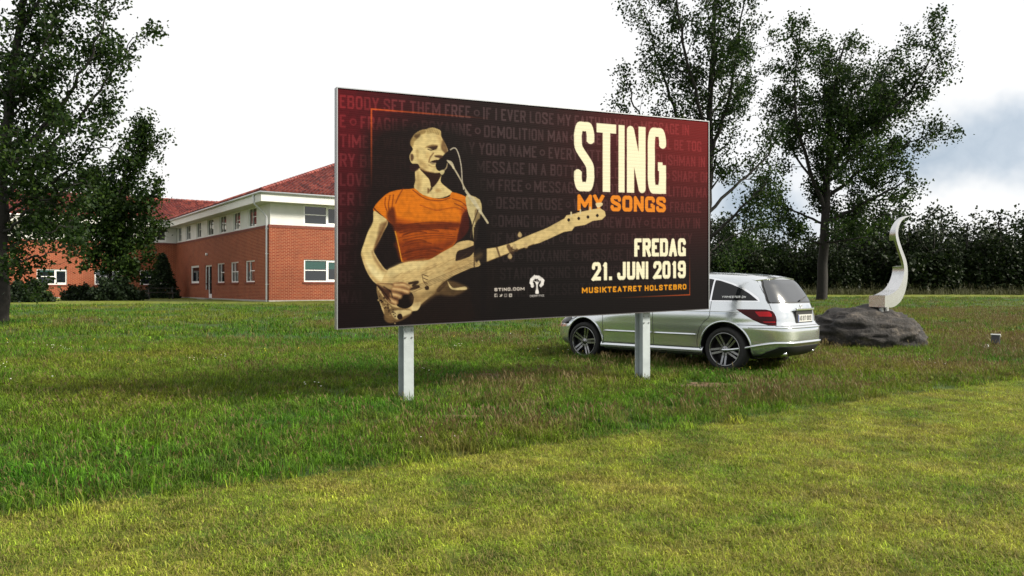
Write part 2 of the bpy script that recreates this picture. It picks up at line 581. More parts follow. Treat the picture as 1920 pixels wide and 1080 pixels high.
# vertical battens between the panels of the side band
# --- door
d = MB()
a0, a1 = door
d.box(.07, .14, a0, a0 + .09, .05, 2.3); d.box(.07, .14, a1 - .09, a1, .05, 2.3); d.box(.07, .14, a0 + .09, a1 - .09, 2.2, 2.3)
d.box(.07, .14, a0 + .95, a0 + 1.05, .05, 2.2); d.box(.08, .13, a0 + .09, a0 + .95, .05, .33)
do = d.build('door', M['frame'], bld)
p = MB(); p.box(.1, .11, a0 + .09, a0 + .95, .33, 2.2); p.build('pane', M['pane'], do)
p = MB(); p.box(.1, .11, a0 + 1.05, a1 - .09, .62, 2.2); p.box(.06, .13, a0 + 1.05, a1 - .09, .99, 1.05); p.build('pane', M['pane'], do)
p = MB(); p.box(.0, .2, a0 + 1.05, a1 - .005, .05, .62); p.build('lower_panel', M['brick'], do)
p = MB(); p.tube([(.03, a0 + .85, 1.05), (.03, a0 + .85, 1.25)], .018, 6); p.build('handle', M['zinc'], do)
p = MB(); p.box(-.5, 0, a0 - .1, a1 + .1, -.5, .045); p.build('doorstep', M['plinth'], bld)
p = MB(); p.box(-.14, .0, 13.05, 13.25, 2.95, 3.12); p.build('wall_lamp', M['frame'], bld, bevel=.03)
# --- eaves: fascia boards and soffit
E0 = 5.43
m = MB()
m.box(-OV, -OV + .05, -OV, WL - OV, E0, EZ - .06)
m.build('side_fascia', M['fascia'], bld)
m = MB(); m.box(-OV + .05, FW + OV, -OV, -OV + .05, E0, EZ - .06); m.build('front_fascia', M['fascia'], bld)
m = MB(); m.box(WX, -OV, WL - OV, WL - OV + .05, E0, EZ - .06); m.build('wing_fascia', M['fascia'], bld)
m = MB()
m.box(-OV + .05, ST + .2, -OV + .05, WL, E0 + .01, E0 + .06)
m.box(ST + .2, FW + OV, -OV + .05, ST + .2, E0 + .01, E0 + .06)
m.box(WX, -OV + .05, WL - OV + .05, WL + .3, E0 + .01, E0 + .06)
m.build('soffit', M['fascia'], bld)
# gutters
m = MB()
m.tube([(-OV - .06, -OV - .06, EZ - .07), (-OV - .06, WL - OV - .06, EZ - .09)], .065, 8)
m.tube([(-OV - .06, -OV - .06, EZ - .07), (FW + OV, -OV - .06, EZ - .07)], .065, 8)
m.tube([(-OV - .06, WL - OV - .06, EZ - .09), (WX, WL - OV - .06, EZ - .09)], .065, 8)
m.build('gutter', M['zinc'], bld, smooth=True)
m = MB()
m.tube(catmull([(-OV - .05, .55, EZ - .12), (-OV - .02, .52, E0 - .02), (-.45, .42, E0 - .28), (-.11, .20, E0 - .75), (-.09, .18, E0 - 1.05), (-.09, .18, 2.0), (-.09, .18, -.4)], 6), .055, 8)
for z in (.9, 2.6, 4.0):
    m.box(-.15, .0, .12, .24, z, z + .05)
m.build('downpipe', M['zinc'], bld, smooth=False)


# --- tiled roofs (pantiles: waved rows, each row stepping over the one below)
def roof_slope(name, eave_a, eave_b, top_a, top_b, mat, parent, row=.34, colw=.23):
    A, B, TA, TB = (np.array(p, float) for p in (eave_a, eave_b, top_a, top_b))
    nrm = np.cross(B - A, TA - A); nrm /= np.linalg.norm(nrm)
    if nrm[2] < 0: nrm = -nrm
    U = (B - A) / np.linalg.norm(B - A)
    up = np.cross(nrm, U)
    if up[2] < 0: up = -up
    H = abs((TA - A) @ up)
    n = int(H / row)
    xa, xb = (TA - A) @ U, (TB - A) @ U
    w = (B - A) @ U
    mb_v, mb_f = [], []
    for j in range(n + 1):
        v0, v1 = j * row, min((j + 1) * row + .04, H)
        if v1 - v0 < .02: break
        l0, r0 = xa * v0 / H, w + (xb - w) * v0 / H
        l1, r1 = xa * v1 / H, w + (xb - w) * v1 / H
        k0, k1 = int(math.floor(min(l0, l1) / (colw / 4))), int(math.ceil(max(r0, r1) / (colw / 4)))
        base = len(mb_v); cnt = 0
        for k in range(k0, k1 + 1):
            x = k * colw / 4
            x_lo, x_hi = min(max(x, l0), r0), min(max(x, l1), r1)
            wv = .048 * math.sin(2 * math.pi * (x / colw)) + .012 * math.sin(4 * math.pi * x / colw)
            jit = .006 * math.sin(k // 4 * 12.9 + j * 7.1)
            p0 = A + U * x_lo + up * v0 + nrm * (wv + .10 + jit)
            p1 = A + U * x_hi + up * v1 + nrm * (wv + .02 + jit)
            p2 = A + U * x_lo + up * v0 + nrm * (wv - .01)
            mb_v += [p2, p0, p1]; cnt += 1
        for k in range(cnt - 1):
            a = base + 3 * k
            mb_f += [(a, a + 3, a + 4, a + 1), (a + 1, a + 4, a + 5, a + 2)]
    o = mobj(name, mb_v, mb_f, mat, parent, smooth=False)
    o['kind'] = 'stuff'
    return o


SL = 0.40
RX = FW / 2
RZ = EZ + (RX + OV) * SL
BKY = 40.0
rf = roof_slope('roof_tiles', (-OV - .05, -OV - .05, EZ), (FW + OV, -OV - .05, EZ), (RX, RX, RZ), (RX + .02, RX, RZ), M['tile'], bld)
roof_slope('roof_tiles', (-OV - .05, BKY, EZ), (-OV - .05, -OV - .05, EZ), (RX, BKY - RX, RZ), (RX, RX, RZ), M['tile'], bld)
roof_slope('roof_tiles', (FW + OV, -OV, EZ), (FW + OV, BKY, EZ), (RX, RX, RZ), (RX, BKY - RX, RZ), M['tile'], bld)
WD = 8.2
WRY = WL + WD / 2
WRZ = EZ + (WD / 2 + OV) * SL * 1.05
roof_slope('roof_tiles', (WX - .4, WL - OV - .05, EZ), (RX, WL - OV - .05, EZ), (WX - .4, WRY, WRZ), (RX, WRY, WRZ), M['tile'], bld)
roof_slope('roof_tiles', (RX, WL + WD + OV, EZ), (WX - .4, WL + WD + OV, EZ), (RX, WRY, WRZ), (WX - .4, WRY, WRZ), M['tile'], bld)
# ridge and hip capping
m = MB()
for a, b in (((-OV, -OV, EZ + .06), (RX, RX, RZ + .07)), ((FW + OV, -OV, EZ + .06), (RX, RX, RZ + .07)), ((RX, RX, RZ + .07), (RX, BKY - RX, RZ + .07)),
             ((WX - .4, WRY, WRZ + .07), (RX - 2, WRY, WRZ + .07))):
    a, b = np.array(a), np.array(b)
    n = int(np.linalg.norm(b - a) / .4)
    pts, rr = [], []
    for i in range(n):
        for q, r_ in ((i / n, .13), ((i + .98) / n, .10)):
            pts.append(a + (b - a) * q); rr.append(r_)
    m.tube(pts, rr, 8)
m.build('ridge_tiles', M['tile'], bld)
# inner backing so that no sky shows through the openings
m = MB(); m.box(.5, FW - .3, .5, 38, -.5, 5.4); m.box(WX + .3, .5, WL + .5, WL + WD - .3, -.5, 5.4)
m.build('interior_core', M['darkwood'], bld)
m = MB(); m.box(WX, WX + .25, WL + .26, WL + WD, -.6, 5.6); m.box(WX, 0, WL + WD - .25, WL + WD, -.6, 5.6)
m.build('wing_end_wall', M['brick'], bld)

# ------------------------------------------------------------------ poster print (drawn in code, stored as a colour attribute of the panel's face)
PW, PH = 1600, 800
canvas = np.zeros((PH, PW, 3))
yy, xx = np.mgrid[0:PH, 0:PW].astype(float)


def homography(src, dst):
    A = []
    for (x, y), (u, v) in zip(src, dst):
        A.append([x, y, 1, 0, 0, 0, -u * x, -u * y, -u]); A.append([0, 0, 0, x, y, 1, -v * x, -v * y, -v])
    return np.linalg.svd(np.array(A, float))[2][-1].reshape(3, 3)


# artwork coordinates: the poster's layout was measured on its perspective view; this maps the measured points to the flat sheet
HM = homography([(631, 163), (1329, 227), (1330, 581), (631, 618)], [(0, 0), (PW, 0), (PW, PH), (0, PH)])


def px(p):
    q = HM @ np.array([p[0], p[1], 1.0])
    return q[:2] / q[2]


def region(pts, pad):
    P = np.asarray(pts)
    x0, y0 = np.floor(P.min(0) - pad).astype(int); x1, y1 = np.ceil(P.max(0) + pad).astype(int) + 1
    return max(x0, 0), max(y0, 0), min(x1, PW), min(y1, PH)


def paint(box, cov, colr, alpha):
    x0, y0, x1, y1 = box
    c = np.asarray(colr, float) / 255.0
    a = (cov * alpha)[..., None]
    canvas[y0:y1, x0:x1] = canvas[y0:y1, x0:x1] * (1 - a) + c * a


def seg_dist(X, Y, a, b):
    d = b - a
    L = d @ d + 1e-9
    t = np.clip(((X - a[0]) * d[0] + (Y - a[1]) * d[1]) / L, 0, 1)
    return np.hypot(X - a[0] - t * d[0], Y - a[1] - t * d[1])


def poly(pts, colr, alpha=1.0, soft=1.2, smooth=True, raw=False):
    P = np.array(pts if raw else [px(p) for p in pts])
    if smooth:
        Q = np.vstack([P[-1:], P, P[:2]])
        out = []
        for i in range(len(P)):
            p0, p1, p2, p3 = Q[i:i + 4]
            for t in (0, .34, .67):
                out.append(.5 * (2 * p1 + (p2 - p0) * t + (2 * p0 - 5 * p1 + 4 * p2 - p3) * t * t + (3 * p1 - p0 - 3 * p2 + p3) * t ** 3))
        P = np.array(out)
    b = region(P, soft + 2)
    if b[2] <= b[0] or b[3] <= b[1]: return
    X, Y = xx[b[1]:b[3], b[0]:b[2]], yy[b[1]:b[3], b[0]:b[2]]
    ins = np.zeros(X.shape, bool); dist = np.full(X.shape, 1e9)
    for i in range(len(P)):
        a, c = P[i], P[(i + 1) % len(P)]
        dist = np.minimum(dist, seg_dist(X, Y, a, c))
        if a[1] != c[1]:
            cr = ((a[1] > Y) != (c[1] > Y)) & (X < (c[0] - a[0]) * (Y - a[1]) / (c[1] - a[1]) + a[0])
            ins ^= cr
    sd = np.where(ins, dist, -dist)
    paint(b, np.clip(.5 + sd / soft, 0, 1), colr, alpha)


def line(pts, width, colr, alpha=1.0, soft=1.2, raw=False, smooth=True, fade=None):
    P = np.array(pts if raw else [px(p) for p in pts])
    if smooth and len(P) > 2: P = catmull(P, 5)
    b = region(P, width + soft + 2)
    if b[2] <= b[0] or b[3] <= b[1]: return
    X, Y = xx[b[1]:b[3], b[0]:b[2]], yy[b[1]:b[3], b[0]:b[2]]
    d = np.full(X.shape, 1e9)
    for i in range(len(P) - 1):
        d = np.minimum(d, seg_dist(X, Y, P[i], P[i + 1]))
    cov = np.clip(.5 - (d - width / 2) / soft, 0, 1)
    if fade is not None:
        cov = cov * fade(X, Y)
    paint(b, cov, colr, alpha)


# block letters as strokes on a unit cell
def rr(*p): return list(p)


ARC = {
    'O': [[(.5, 1), (.16, 1), (0, .84), (0, .5), (0, .16), (.16, 0), (.5, 0), (.84, 0), (1, .16), (1, .5), (1, .84), (.84, 1), (.5, 1)]],
    'C': [[(1, .70), (1, .84), (.84, 1), (.5, 1), (.16, 1), (0, .84), (0, .5), (0, .16), (.16, 0), (.5, 0), (.84, 0), (1, .16), (1, .30)]],
    'G': [[(1, .76), (1, .87), (.84, 1), (.5, 1), (.16, 1), (0, .84), (0, .5), (0, .16), (.16, 0), (.5, 0), (.84, 0), (1, .16), (1, .3)], [(.58, .40), (1, .40)], [(1, 0), (1, .43)]],
    'S': [[(1, .75), (1, .88), (.84, 1), (.5, 1), (.16, 1), (0, .87), (0, .78), (.04, .66), (.30, .56), (.70, .44), (.96, .34), (1, .22), (1, .13), (.84, 0), (.5, 0), (.16, 0), (0, .12), (0, .25)]],
    'U': [[(0, 1), (0, .5), (0, .16), (.16, 0), (.5, 0), (.84, 0), (1, .16), (1, .5), (1, 1)]],
    'J': [[(1, 1), (1, .3), (1, .14), (.84, 0), (.5, 0), (.16, 0), (0, .14), (0, .32)]],
    'D': [[(0, 0), (0, 1)], [(0, 1), (.5, 1), (.84, 1), (1, .84), (1, .5), (1, .16), (.84, 0), (.5, 0), (0, 0)]],
    'P': [[(0, 0), (0, 1)], [(0, 1), (.6, 1), (.86, 1), (1, .88), (1, .72), (1, .56), (.86, .44), (.6, .44), (0, .44)]],
    'R': [[(0, 0), (0, 1)], [(0, 1), (.6, 1), (.86, 1), (1, .88), (1, .75), (1, .62), (.86, .5), (.6, .5), (0, .5)], [(.55, .5), (1, 0)]],
    'B': [[(0, 0), (0, 1)], [(0, 1), (.6, 1), (.82, 1), (.95, .9), (.95, .77), (.95, .64), (.8, .54), (.6, .54), (0, .54)], [(.6, .54), (.86, .54), (1, .42), (1, .27), (1, .12), (.86, 0), (.6, 0), (0, 0)]],
    'A': [[(0, 0), (.5, 1), (1, 0)], [(.2, .3), (.8, .3)]],
    'E': [[(1, 1), (0, 1), (0, 0), (1, 0)], [(0, .52), (.85, .52)]],
    'F': [[(1, 1), (0, 1), (0, 0)], [(0, .5), (.85, .5)]],
    'H': [[(0, 0), (0, 1)], [(1, 0), (1, 1)], [(0, .5), (1, .5)]],
    'I': [[(.5, 0), (.5, 1)]],
    'K': [[(0, 0), (0, 1)], [(1, 1), (0, .4)], [(.35, .6), (1, 0)]],
    'L': [[(0, 1), (0, 0), (1, 0)]],
    'M': [[(0, 0), (0, 1), (.5, .25), (1, 1), (1, 0)]],
    'N': [[(0, 0), (0, 1), (1, 0), (1, 1)]],
    'T': [[(0, 1), (1, 1)], [(.5, 1), (.5, 0)]],
    'V': [[(0, 1), (.5, 0), (1, 1)]],
    'W': [[(0, 1), (.22, 0), (.5, .85), (.78, 0), (1, 1)]],
    'X': [[(0, 0), (1, 1)], [(0, 1), (1, 0)]],
    'Y': [[(0, 1), (.5, .42), (1, 1)], [(.5, .45), (.5, 0)]],
    '0': None,
    '1': [[(.15, .8), (.65, 1), (.65, 0)]],
    '2': [[(0, .68), (0, .86), (.16, 1), (.5, 1), (.84, 1), (1, .86), (1, .72), (.95, .58), (0, 0)], [(0, 0), (1, 0)]],
    '6': [[(1, .7), (1, .86), (.84, 1), (.5, 1), (.16, 1), (0, .84), (0, .5), (0, .16), (.16, 0), (.5, 0), (.84, 0), (1, .14), (1, .3), (1, .46), (.84, .58), (.5, .58), (.1, .55), (0, .4)]],
    '7': [[(0, 1), (1, 1), (.35, 0)]],
    '9': [[(0, .22), (0, .12), (.16, 0), (.5, 0), (.84, 0), (1, .16), (1, .5), (1, .84), (.84, 1), (.5, 1), (.16, 1), (0, .88), (0, .76), (0, .62), (.16, .50), (.5, .50), (.9, .52), (1, .62)]],
    '.': 'dot', 'o': 'ring', "'": [[(.5, 1), (.4, .75)]],
}
ARC['0'] = ARC['O']
ROUND = set('OCGSUJDPRB026 9')
WID = {'I': .32, 'M': 1.35, 'W': 1.4, '.': .32, '1': .7, 'o': .7, "'": .3, ' ': .5, 'E': .88, 'F': .86, 'L': .84}


def layout(s, cw, gap):
    x, out = 0.0, []
    for ch in s:
        w = WID.get(ch, 1.0) * cw
        out.append((ch, x, w)); x += w + (gap if ch != ' ' else 0)
    return out, x - gap


def glyph(ch, x0, y0, w, h, t, colr, alpha, fade=None, th=None):
    """x0, y0 = lower left on the sheet (y down); t = stroke width"""
    if ch == ' ': return
    g = ARC[ch]
    if g == 'dot':
        cx_, cy_ = x0 + w / 2, y0 - t * .55
        poly([(cx_ - t * .55, cy_ - t * .55), (cx_ + t * .55, cy_ - t * .55), (cx_ + t * .55, cy_ + t * .55), (cx_ - t * .55, cy_ + t * .55)], colr, alpha, raw=True, smooth=False)
        return
    if g == 'ring':
        a = np.linspace(0, 2 * np.pi, 14)
        g2 = [[(x0 + w / 2 + .22 * h * math.cos(q), y0 - h * .48 + .22 * h * math.sin(q)) for q in a]]
        t = t * .75
    elif ch == 'I' and w <= t * 1.05:
        g2 = [[(x0 + w / 2, y0), (x0 + w / 2, y0 - h)]]
    else:
        g2 = [[(x0 + t / 2 + p[0] * (w - t), y0 - t / 2 - p[1] * (h - t)) for p in s] for s in g]
        # open vertical ends reach the full height
        for s, src in zip(g2, g):
            for e in (0, -1):
                nb = 1 if e == 0 else -2
                if len(s) > 1 and abs(src[e][1] - src[nb][1]) < .02:      # open horizontal ends reach the full width
                    if src[e][0] == 0 and not any(q is not s and p2[0] == 0 and abs(p2[1] - src[e][1]) < .02 for q, sr in zip(g2, g) for p2 in sr): s[e] = (x0, s[e][1])
                    if src[e][0] == 1 and ch not in 'DPRBGH': s[e] = (x0 + w, s[e][1])
                if len(s) > 1 and abs(src[e][1] - src[nb][1]) > .05:
                    if src[e][1] == 0: s[e] = (s[e][0] + (s[e][0] - s[nb][0]) / (abs(s[e][1] - s[nb][1]) + 1e-6) * t / 2, y0)
                    if src[e][1] == 1: s[e] = (s[e][0] + (s[e][0] - s[nb][0]) / (abs(s[e][1] - s[nb][1]) + 1e-6) * t / 2, y0 - h)
    b = (max(int(x0 - t - 2), 0), max(int(y0 - h - 3), 0), min(int(x0 + w + t + 3), PW), min(int(y0 + 4), PH))
    if b[2] <= b[0] or b[3] <= b[1]: return
    X, Y = xx[b[1]:b[3], b[0]:b[2]], yy[b[1]:b[3], b[0]:b[2]]
    cov = np.zeros(X.shape)
    for s in g2:
        P = np.array(s, float)
        if ch in ROUND and len(P) > 5: P = catmull(P, 3)
        n = len(P)
        for i in range(n - 1):
            a, c = P[i], P[i + 1]
            d = c - a; L = math.hypot(*d) + 1e-9; d = d / L
            al = (X - a[0]) * d[0] + (Y - a[1]) * d[1]
            ac = np.abs(-(X - a[0]) * d[1] + (Y - a[1]) * d[0])
            c1 = np.clip(.5 - (ac - t / 2), 0, 1) * np.clip(.5 + al, 0, 1) * np.clip(.5 + (L - al), 0, 1)
            cov = np.maximum(cov, c1)
            if 0 < i:
                r_ = np.hypot(X - a[0], Y - a[1]); cov = np.maximum(cov, np.clip(.5 - (r_ - t / 2), 0, 1))
    cov = cov * ((Y < y0 + .8) & (Y > y0 - h - .8)) if ch not in 'o' else cov
    if fade is not None: cov = cov * fade(X, Y)
    paint(b, cov, colr, alpha)


def text_box(s, lb, rt, colr, weight=.36, gapf=.16, alpha=1.0):
    """fit s between the lower-left and upper-right measured points"""
    a, b = px(lb), px(rt)
    W, H = b[0] - a[0], a[1] - b[1]
    _, unit = layout(s, 1.0, gapf)
    cw = W / unit
    ls, _ = layout(s, cw, gapf * cw)
    t = weight * cw
    for ch, x, w in ls:
        glyph(ch, a[0] + x, a[1], w, H, min(t, w * .999), colr, alpha)


# --- ground: near black with a red glow in the two upper corners
base = np.array([19, 14, 15]) / 255.0
canvas[:] = base
gl = np.exp(-((xx / 330) ** 1.6)) * np.exp(-(yy / 520) ** 2)
grt = np.exp(-(((PW - xx) / 620) ** 2.2)) * np.exp(-(yy / 430) ** 2)
canvas += gl[..., None] * (np.array([80, 6, 16]) / 255 - base * .4) + grt[..., None] * (np.array([106, 4, 6]) / 255 - base * .4)
canvas *= (1 - .25 * sstep(380, 760, yy))[..., None]
ROWS = ["EBODY SET THEM FREE o IF I EVER LOSE MY FAITH IN YOU o MESSAGE IN",
        "E o FRAGILE o ROXANNE o DEMOLITION MAN o DESERT ROSE o WE'LL BE TOG",
        "TIME o WHENEVER I SAY YOUR NAME o EVERY LITTLE TIME o ENGLISHMAN IN",
        "RY BREATH YOU TAKE o MESSAGE IN A BOTTLE o FIELDS OF GOLD o SHAPE OF",
        "LOVE SOMEBODY SET THEM FREE o MESSAGE IN A BOTTLE o DEMOLITION MAN",
        "ER LOSE MY FAITH IN YOU o DESERT ROSE o WE'LL BE TOGETHER o FRAGILE",
        "I SAY YOUR NAME o NEVER COMING HOME o BRAND NEW DAY o EACH DAY IN",
        "DEMOLITION MAN o SHAPE OF MY HEART o FIELDS OF GOLD o IN THE CITY",
        "IF I EVER LOSE MY FAITH IN YOU o ROXANNE o MESSAGE IN A BOTTLE o",
        "BE STILL MY HEART o CAN'T STAND LOSING YOU o ENGLISHMAN IN NEW",
        "WALKING ON THE MOON o SO LONELY o DESERT ROSE o FRAGILE o EVERY"]
for j, s in enumerate(ROWS):
    yb = 66 + j * 65.0
    ls, _ = layout(s, 23.5, 5.0)
    a_ = .50 * (1 - j / 13.5)
    for ch, x, w in ls:
        if x > PW: break
        gx_ = x + 8
        reddish = float(np.exp(-(gx_ / 300) ** 2) + np.exp(-((PW - gx_) / 480) ** 2)) * (1 - j / 11)
        c_ = (108 + 70 * reddish, 92 - 35 * reddish, 96 - 35 * reddish)
        glyph(ch, gx_, yb, w, 44, min(6.8, w * .9), c_, a_ * (.85 + .3 * rng.random()))
# dark halo behind the figure
poly([(690, 250), (770, 225), (860, 240), (910, 330), (930, 470), (905, 612), (700, 612), (655, 470), (680, 350)], (20, 13, 13), .85, soft=70)
# --- thin orange corner frames
OR = (214, 92, 36)
A0, A1, A2 = px((695, 203)), px((921, 221)), px((696, 354))
line([A0, (A1[0], A0[1])], 5, OR, 1, raw=True, fade=lambda X, Y: np.clip(1 - (X - A0[0]) / (A1[0] - A0[0]), 0, 1))
line([A0, (A0[0], A2[1])], 5, OR, 1, raw=True, fade=lambda X, Y: np.clip(1 - (Y - A0[1]) / (A2[1] - A0[1]), 0, 1))
B0, B1, B2 = px((1294.4, 554)), px((1151, 560)), px((1294, 470))
line([B0, (B1[0], B0[1])], 3.5, OR, .9, raw=True, fade=lambda X, Y: np.clip((X - B1[0]) / (B0[0] - B1[0]), 0, 1))
line([B0, (B0[0], B2[1])], 3.5, OR, .8, raw=True, fade=lambda X, Y: np.clip((Y - B2[1]) / (B0[1] - B2[1]), 0, 1))
# --- headline lettering
CREAM = (255, 248, 214)
text_box('STING', (1075.6, 357.6), (1248.8, 240.5), CREAM, .385, .12)
text_box('MY SONGS', (1082, 395.0), (1248.8, 369.5), (238, 140, 34), .31, .13)
text_box('FREDAG', (1189.5, 481.8), (1286.7, 447.2), CREAM, .37, .11)
text_box('21. JUNI 2019', (1109.8, 527.2), (1286.7, 489.6), CREAM, .36, .11)
text_box('MUSIKTEATRET HOLSTEBRO', (1090.8, 551.0), (1288, 533.6), (240, 160, 30), .28, .30)
text_box('STING.COM', (926.5, 547.0), (983.5, 539.0), (214, 205, 196), .27, .2)
for i in range(4):                      # four little network marks
    c0 = px((929.5 + i * 9.2, 554.6))
    q = 6.5
    sq = [(c0[0] - q, c0[1] - q), (c0[0] + q, c0[1] - q), (c0[0] + q, c0[1] + q), (c0[0] - q, c0[1] + q)]
    if i == 1:
        poly([(c0[0] - q, c0[1] + q * .7), (c0[0] - q * .2, c0[1] + q * .2), (c0[0] - q, c0[1] - q * .7), (c0[0] + q * .1, c0[1] - q * .2), (c0[0] + q * .6, c0[1] - q * .8), (c0[0] + q, c0[1] - q * .3), (c0[0] + q * .4, c0[1] + q * .7)], (205, 198, 190), raw=True)
    else:
        poly(sq, (205, 198, 190), .9 if i != 2 else .55, raw=True, smooth=False)
        dk = (28, 22, 24)
        if i == 0: line([(c0[0] + 1.5, c0[1] + q), (c0[0] + 1.5, c0[1] - 2), (c0[0] + 4.5, c0[1] - 4)], 2.6, dk, raw=True, smooth=False); line([(c0[0] - 2, c0[1] + .5), (c0[0] + 4.5, c0[1] + .5)], 2, dk, raw=True)
        if i == 2: poly([(c0[0] - 3, c0[1]), (c0[0], c0[1] - 3), (c0[0] + 3, c0[1]), (c0[0], c0[1] + 3)], dk, raw=True)
        if i == 3: poly([(c0[0] - 2.4, c0[1] - 3.4), (c0[0] + 3.6, c0[1]), (c0[0] - 2.4, c0[1] + 3.4)], dk, raw=True, smooth=False)
# tree emblem: a ring-shaped crown on a slim trunk, a line of small lettering below
cw_ = px((1006.5, 529.5))
rs = np.random.default_rng(3)
for a in np.linspace(0.75 * math.pi, 2.25 * math.pi, 15):
    for q in range(2):
        r_ = 22 + rs.normal(0, 1.6)
        p_ = (cw_[0] + r_ * math.cos(a) * 1.12, cw_[1] + r_ * math.sin(a) * .85)
        s_ = 5.5 + rs.random() * 2.5
        poly([(p_[0] - s_, p_[1]), (p_[0], p_[1] - s_), (p_[0] + s_, p_[1]), (p_[0], p_[1] + s_)], (244, 240, 238), .95, raw=True)
poly([(1003.8, 551), (1005.3, 541), (1004.6, 532), (1000, 526), (1006, 529), (1007, 524), (1008.3, 530), (1013, 526), (1009, 533), (1008.6, 541), (1010.5, 551)], (244, 240, 238))
text_box('CHERRYTREE', (993.2, 558.0), (1020.6, 553.2), (232, 228, 226), .26, .22)

# --- the singer (posterised print: cream lights, brown darks, orange shirt)
SK, SK2, DK, MD = (222, 198, 138), (186, 152, 98), (30, 16, 12), (120, 84, 50)


def zA(*p): return [(740 + a / 7.2, 220 + b / 7.2) for a, b in p]          # head close-up
def zB(*p): return [(620 + a / 4.32, 380 + b / 4.32) for a, b in p]        # torso
def zE(*p): return [(660 + a / 5.647, 430 + b / 5.647) for a, b in p]      # guitar body
def zF(*p): return [(630 + a / 4.696, 330 + b / 4.696) for a, b in p]      # shirt
def zC(*p): return [(980 + a / 4.32, 180 + b / 4.32) for a, b in p]        # head of the bass
def z1(*p): return [(620 + a / 4.32, 150 + b / 4.32) for a, b in p]


# neck and chest
poly(zA((285, 690), (272, 850), (255, 950), (330, 1040), (480, 1085), (640, 1085), (770, 1020), (720, 965), (640, 900), (612, 850), (615, 760), (500, 700)), SK)
poly(zA((330, 690), (400, 770), (460, 840), (480, 930), (500, 950), (560, 890), (612, 800), (612, 740), (520, 735), (420, 720)), (44, 22, 14))
poly(zA((440, 950), (470, 985), (440, 1030), (435, 985)), MD, .9, soft=4)
poly(zA((480, 945), (505, 960), (470, 1000)), DK, .8, soft=3)
poly(zA((540, 980), (590, 965), (620, 1000), (560, 1010)), SK2, .9, soft=8)
# torso: orange shirt
shirt = z1((640, 882), (540, 890), (440, 928), (338, 1045)) + zF((385, 335), (455, 395), (505, 440), (520, 490), (548, 610), (575, 755)) + zE((640, 337), (800, 327), (950, 242), (1060, 182)) + zB((1030, 270), (1045, 180), (1098, 70), (1092, 0)) + z1((1090, 945), (980, 908), (958, 945), (870, 962), (745, 930), (680, 880))
poly(shirt, (216, 116, 18))
poly(zB((505, 40), (520, 110), (720, 155), (900, 150), (1060, 150), (1045, 60), (1100, 10), (1098, 90), (1045, 185), (1025, 290), (900, 390), (700, 470), (575, 470), (520, 230)), (168, 74, 16), .85, soft=16)
poly(zB((520, 330), (640, 300), (820, 330), (1020, 290), (960, 370), (840, 440), (700, 470), (572, 474), (540, 380)), (120, 46, 16), .75, soft=18)
poly(zB((520, 160), (640, 175), (840, 160), (1040, 160), (1030, 205), (850, 205), (640, 215), (530, 235)), (92, 32, 12), .85, soft=10)
poly(zF((455, 300), (500, 280), (520, 350), (515, 480), (490, 440), (455, 395), (440, 350)), (84, 30, 14), .85, soft=10)
poly(zB((1060, 100), (1100, 60), (1120, 200), (1060, 290), (1020, 290), (1045, 180)), (70, 20, 14), .9, soft=6)
folds = [((560, 580), (700, 430), 0), ]
fr_ = np.random.default_rng(5)
for (y0_, y1_, n_) in ((150, 240, 7), (240, 330, 5), (350, 470, 9)):
    for k in range(n_):
        y_ = y0_ + (y1_ - y0_) * (k + .5) / n_
        xa_ = 520 + (y_ - 150) * .17 + fr_.random() * 60
        xb_ = xa_ + 180 + fr_.random() * 280
        line(zB((xa_, y_ + 34), (xa_ * .65 + xb_ * .35, y_ + 6), (xb_ * .7 + xa_ * .3, y_ - 2), (min(xb_, 1030), y_ + 8)), 2.0 + fr_.random() * 3.5, (92, 34, 14), .75, soft=2.5)
for p_ in (((660, 890), (760, 960), (880, 978), (965, 955)), ((1000, 1000), (1060, 1030), (1095, 1060)), ((980, 960), (1050, 985), (1095, 1020))):
    line(z1(*p_), 3.5, (122, 50, 16), .85, soft=2)
for p_ in (((585, 110), (545, 180), (520, 240)), ((470, 170), (455, 260), (470, 330)), ((500, 165), (490, 250), (480, 330)), ((430, 190), (425, 250), (440, 300))):
    line(zF(*p_), 3.5, (110, 42, 14), .8, soft=2.5)
line(zF((330, 285), (385, 335), (452, 395)), 4, (60, 20, 12), .9)
line(zF((515, 485), (545, 610), (575, 750)), 3.5, (236, 160, 50), .9)
line(zB((720, 20), (850, 60), (1000, 40), (1080, 70)), 3, (150, 66, 18), .8, soft=3)
# strap over the far shoulder
poly(z1((1095, 935), (1205, 970), (1222, 1075)) + zB((1212, 60), (1195, 180), (1180, 300), (1155, 300), (1140, 160), (1105, 60)), (196, 178, 128))
poly(zB((1165, 60), (1212, 60), (1195, 180), (1170, 170)), (120, 100, 66), .8, soft=3)
# near arm
arm = zF((325, 305), (380, 335), (452, 398), (412, 490), (370, 575), (328, 650), (345, 700), (385, 765), (445, 832), (520, 802)) + zE((560, 420), (600, 520), (430, 590), (262, 585), (160, 470), (100, 310), (90, 240), (118, 150)) + zF((275, 490), (320, 400))
poly(arm, SK)
poly(zF((452, 398), (412, 490), (370, 575), (328, 650), (318, 660), (350, 560), (395, 470), (430, 395)), MD, .8, soft=7)
poly(zE((95, 250), (105, 320), (165, 470), (262, 585), (330, 590), (200, 470), (135, 330)), SK2, .8, soft=8)
poly(zF((330, 400), (285, 490), (250, 620), (228, 690), (262, 700), (300, 600), (340, 500), (360, 420)), (214, 188, 126), .55, soft=14)
poly(zE((120, 330), (200, 480), (330, 560), (420, 560), (300, 470), (200, 380)), (246, 230, 176), .6, soft=14)
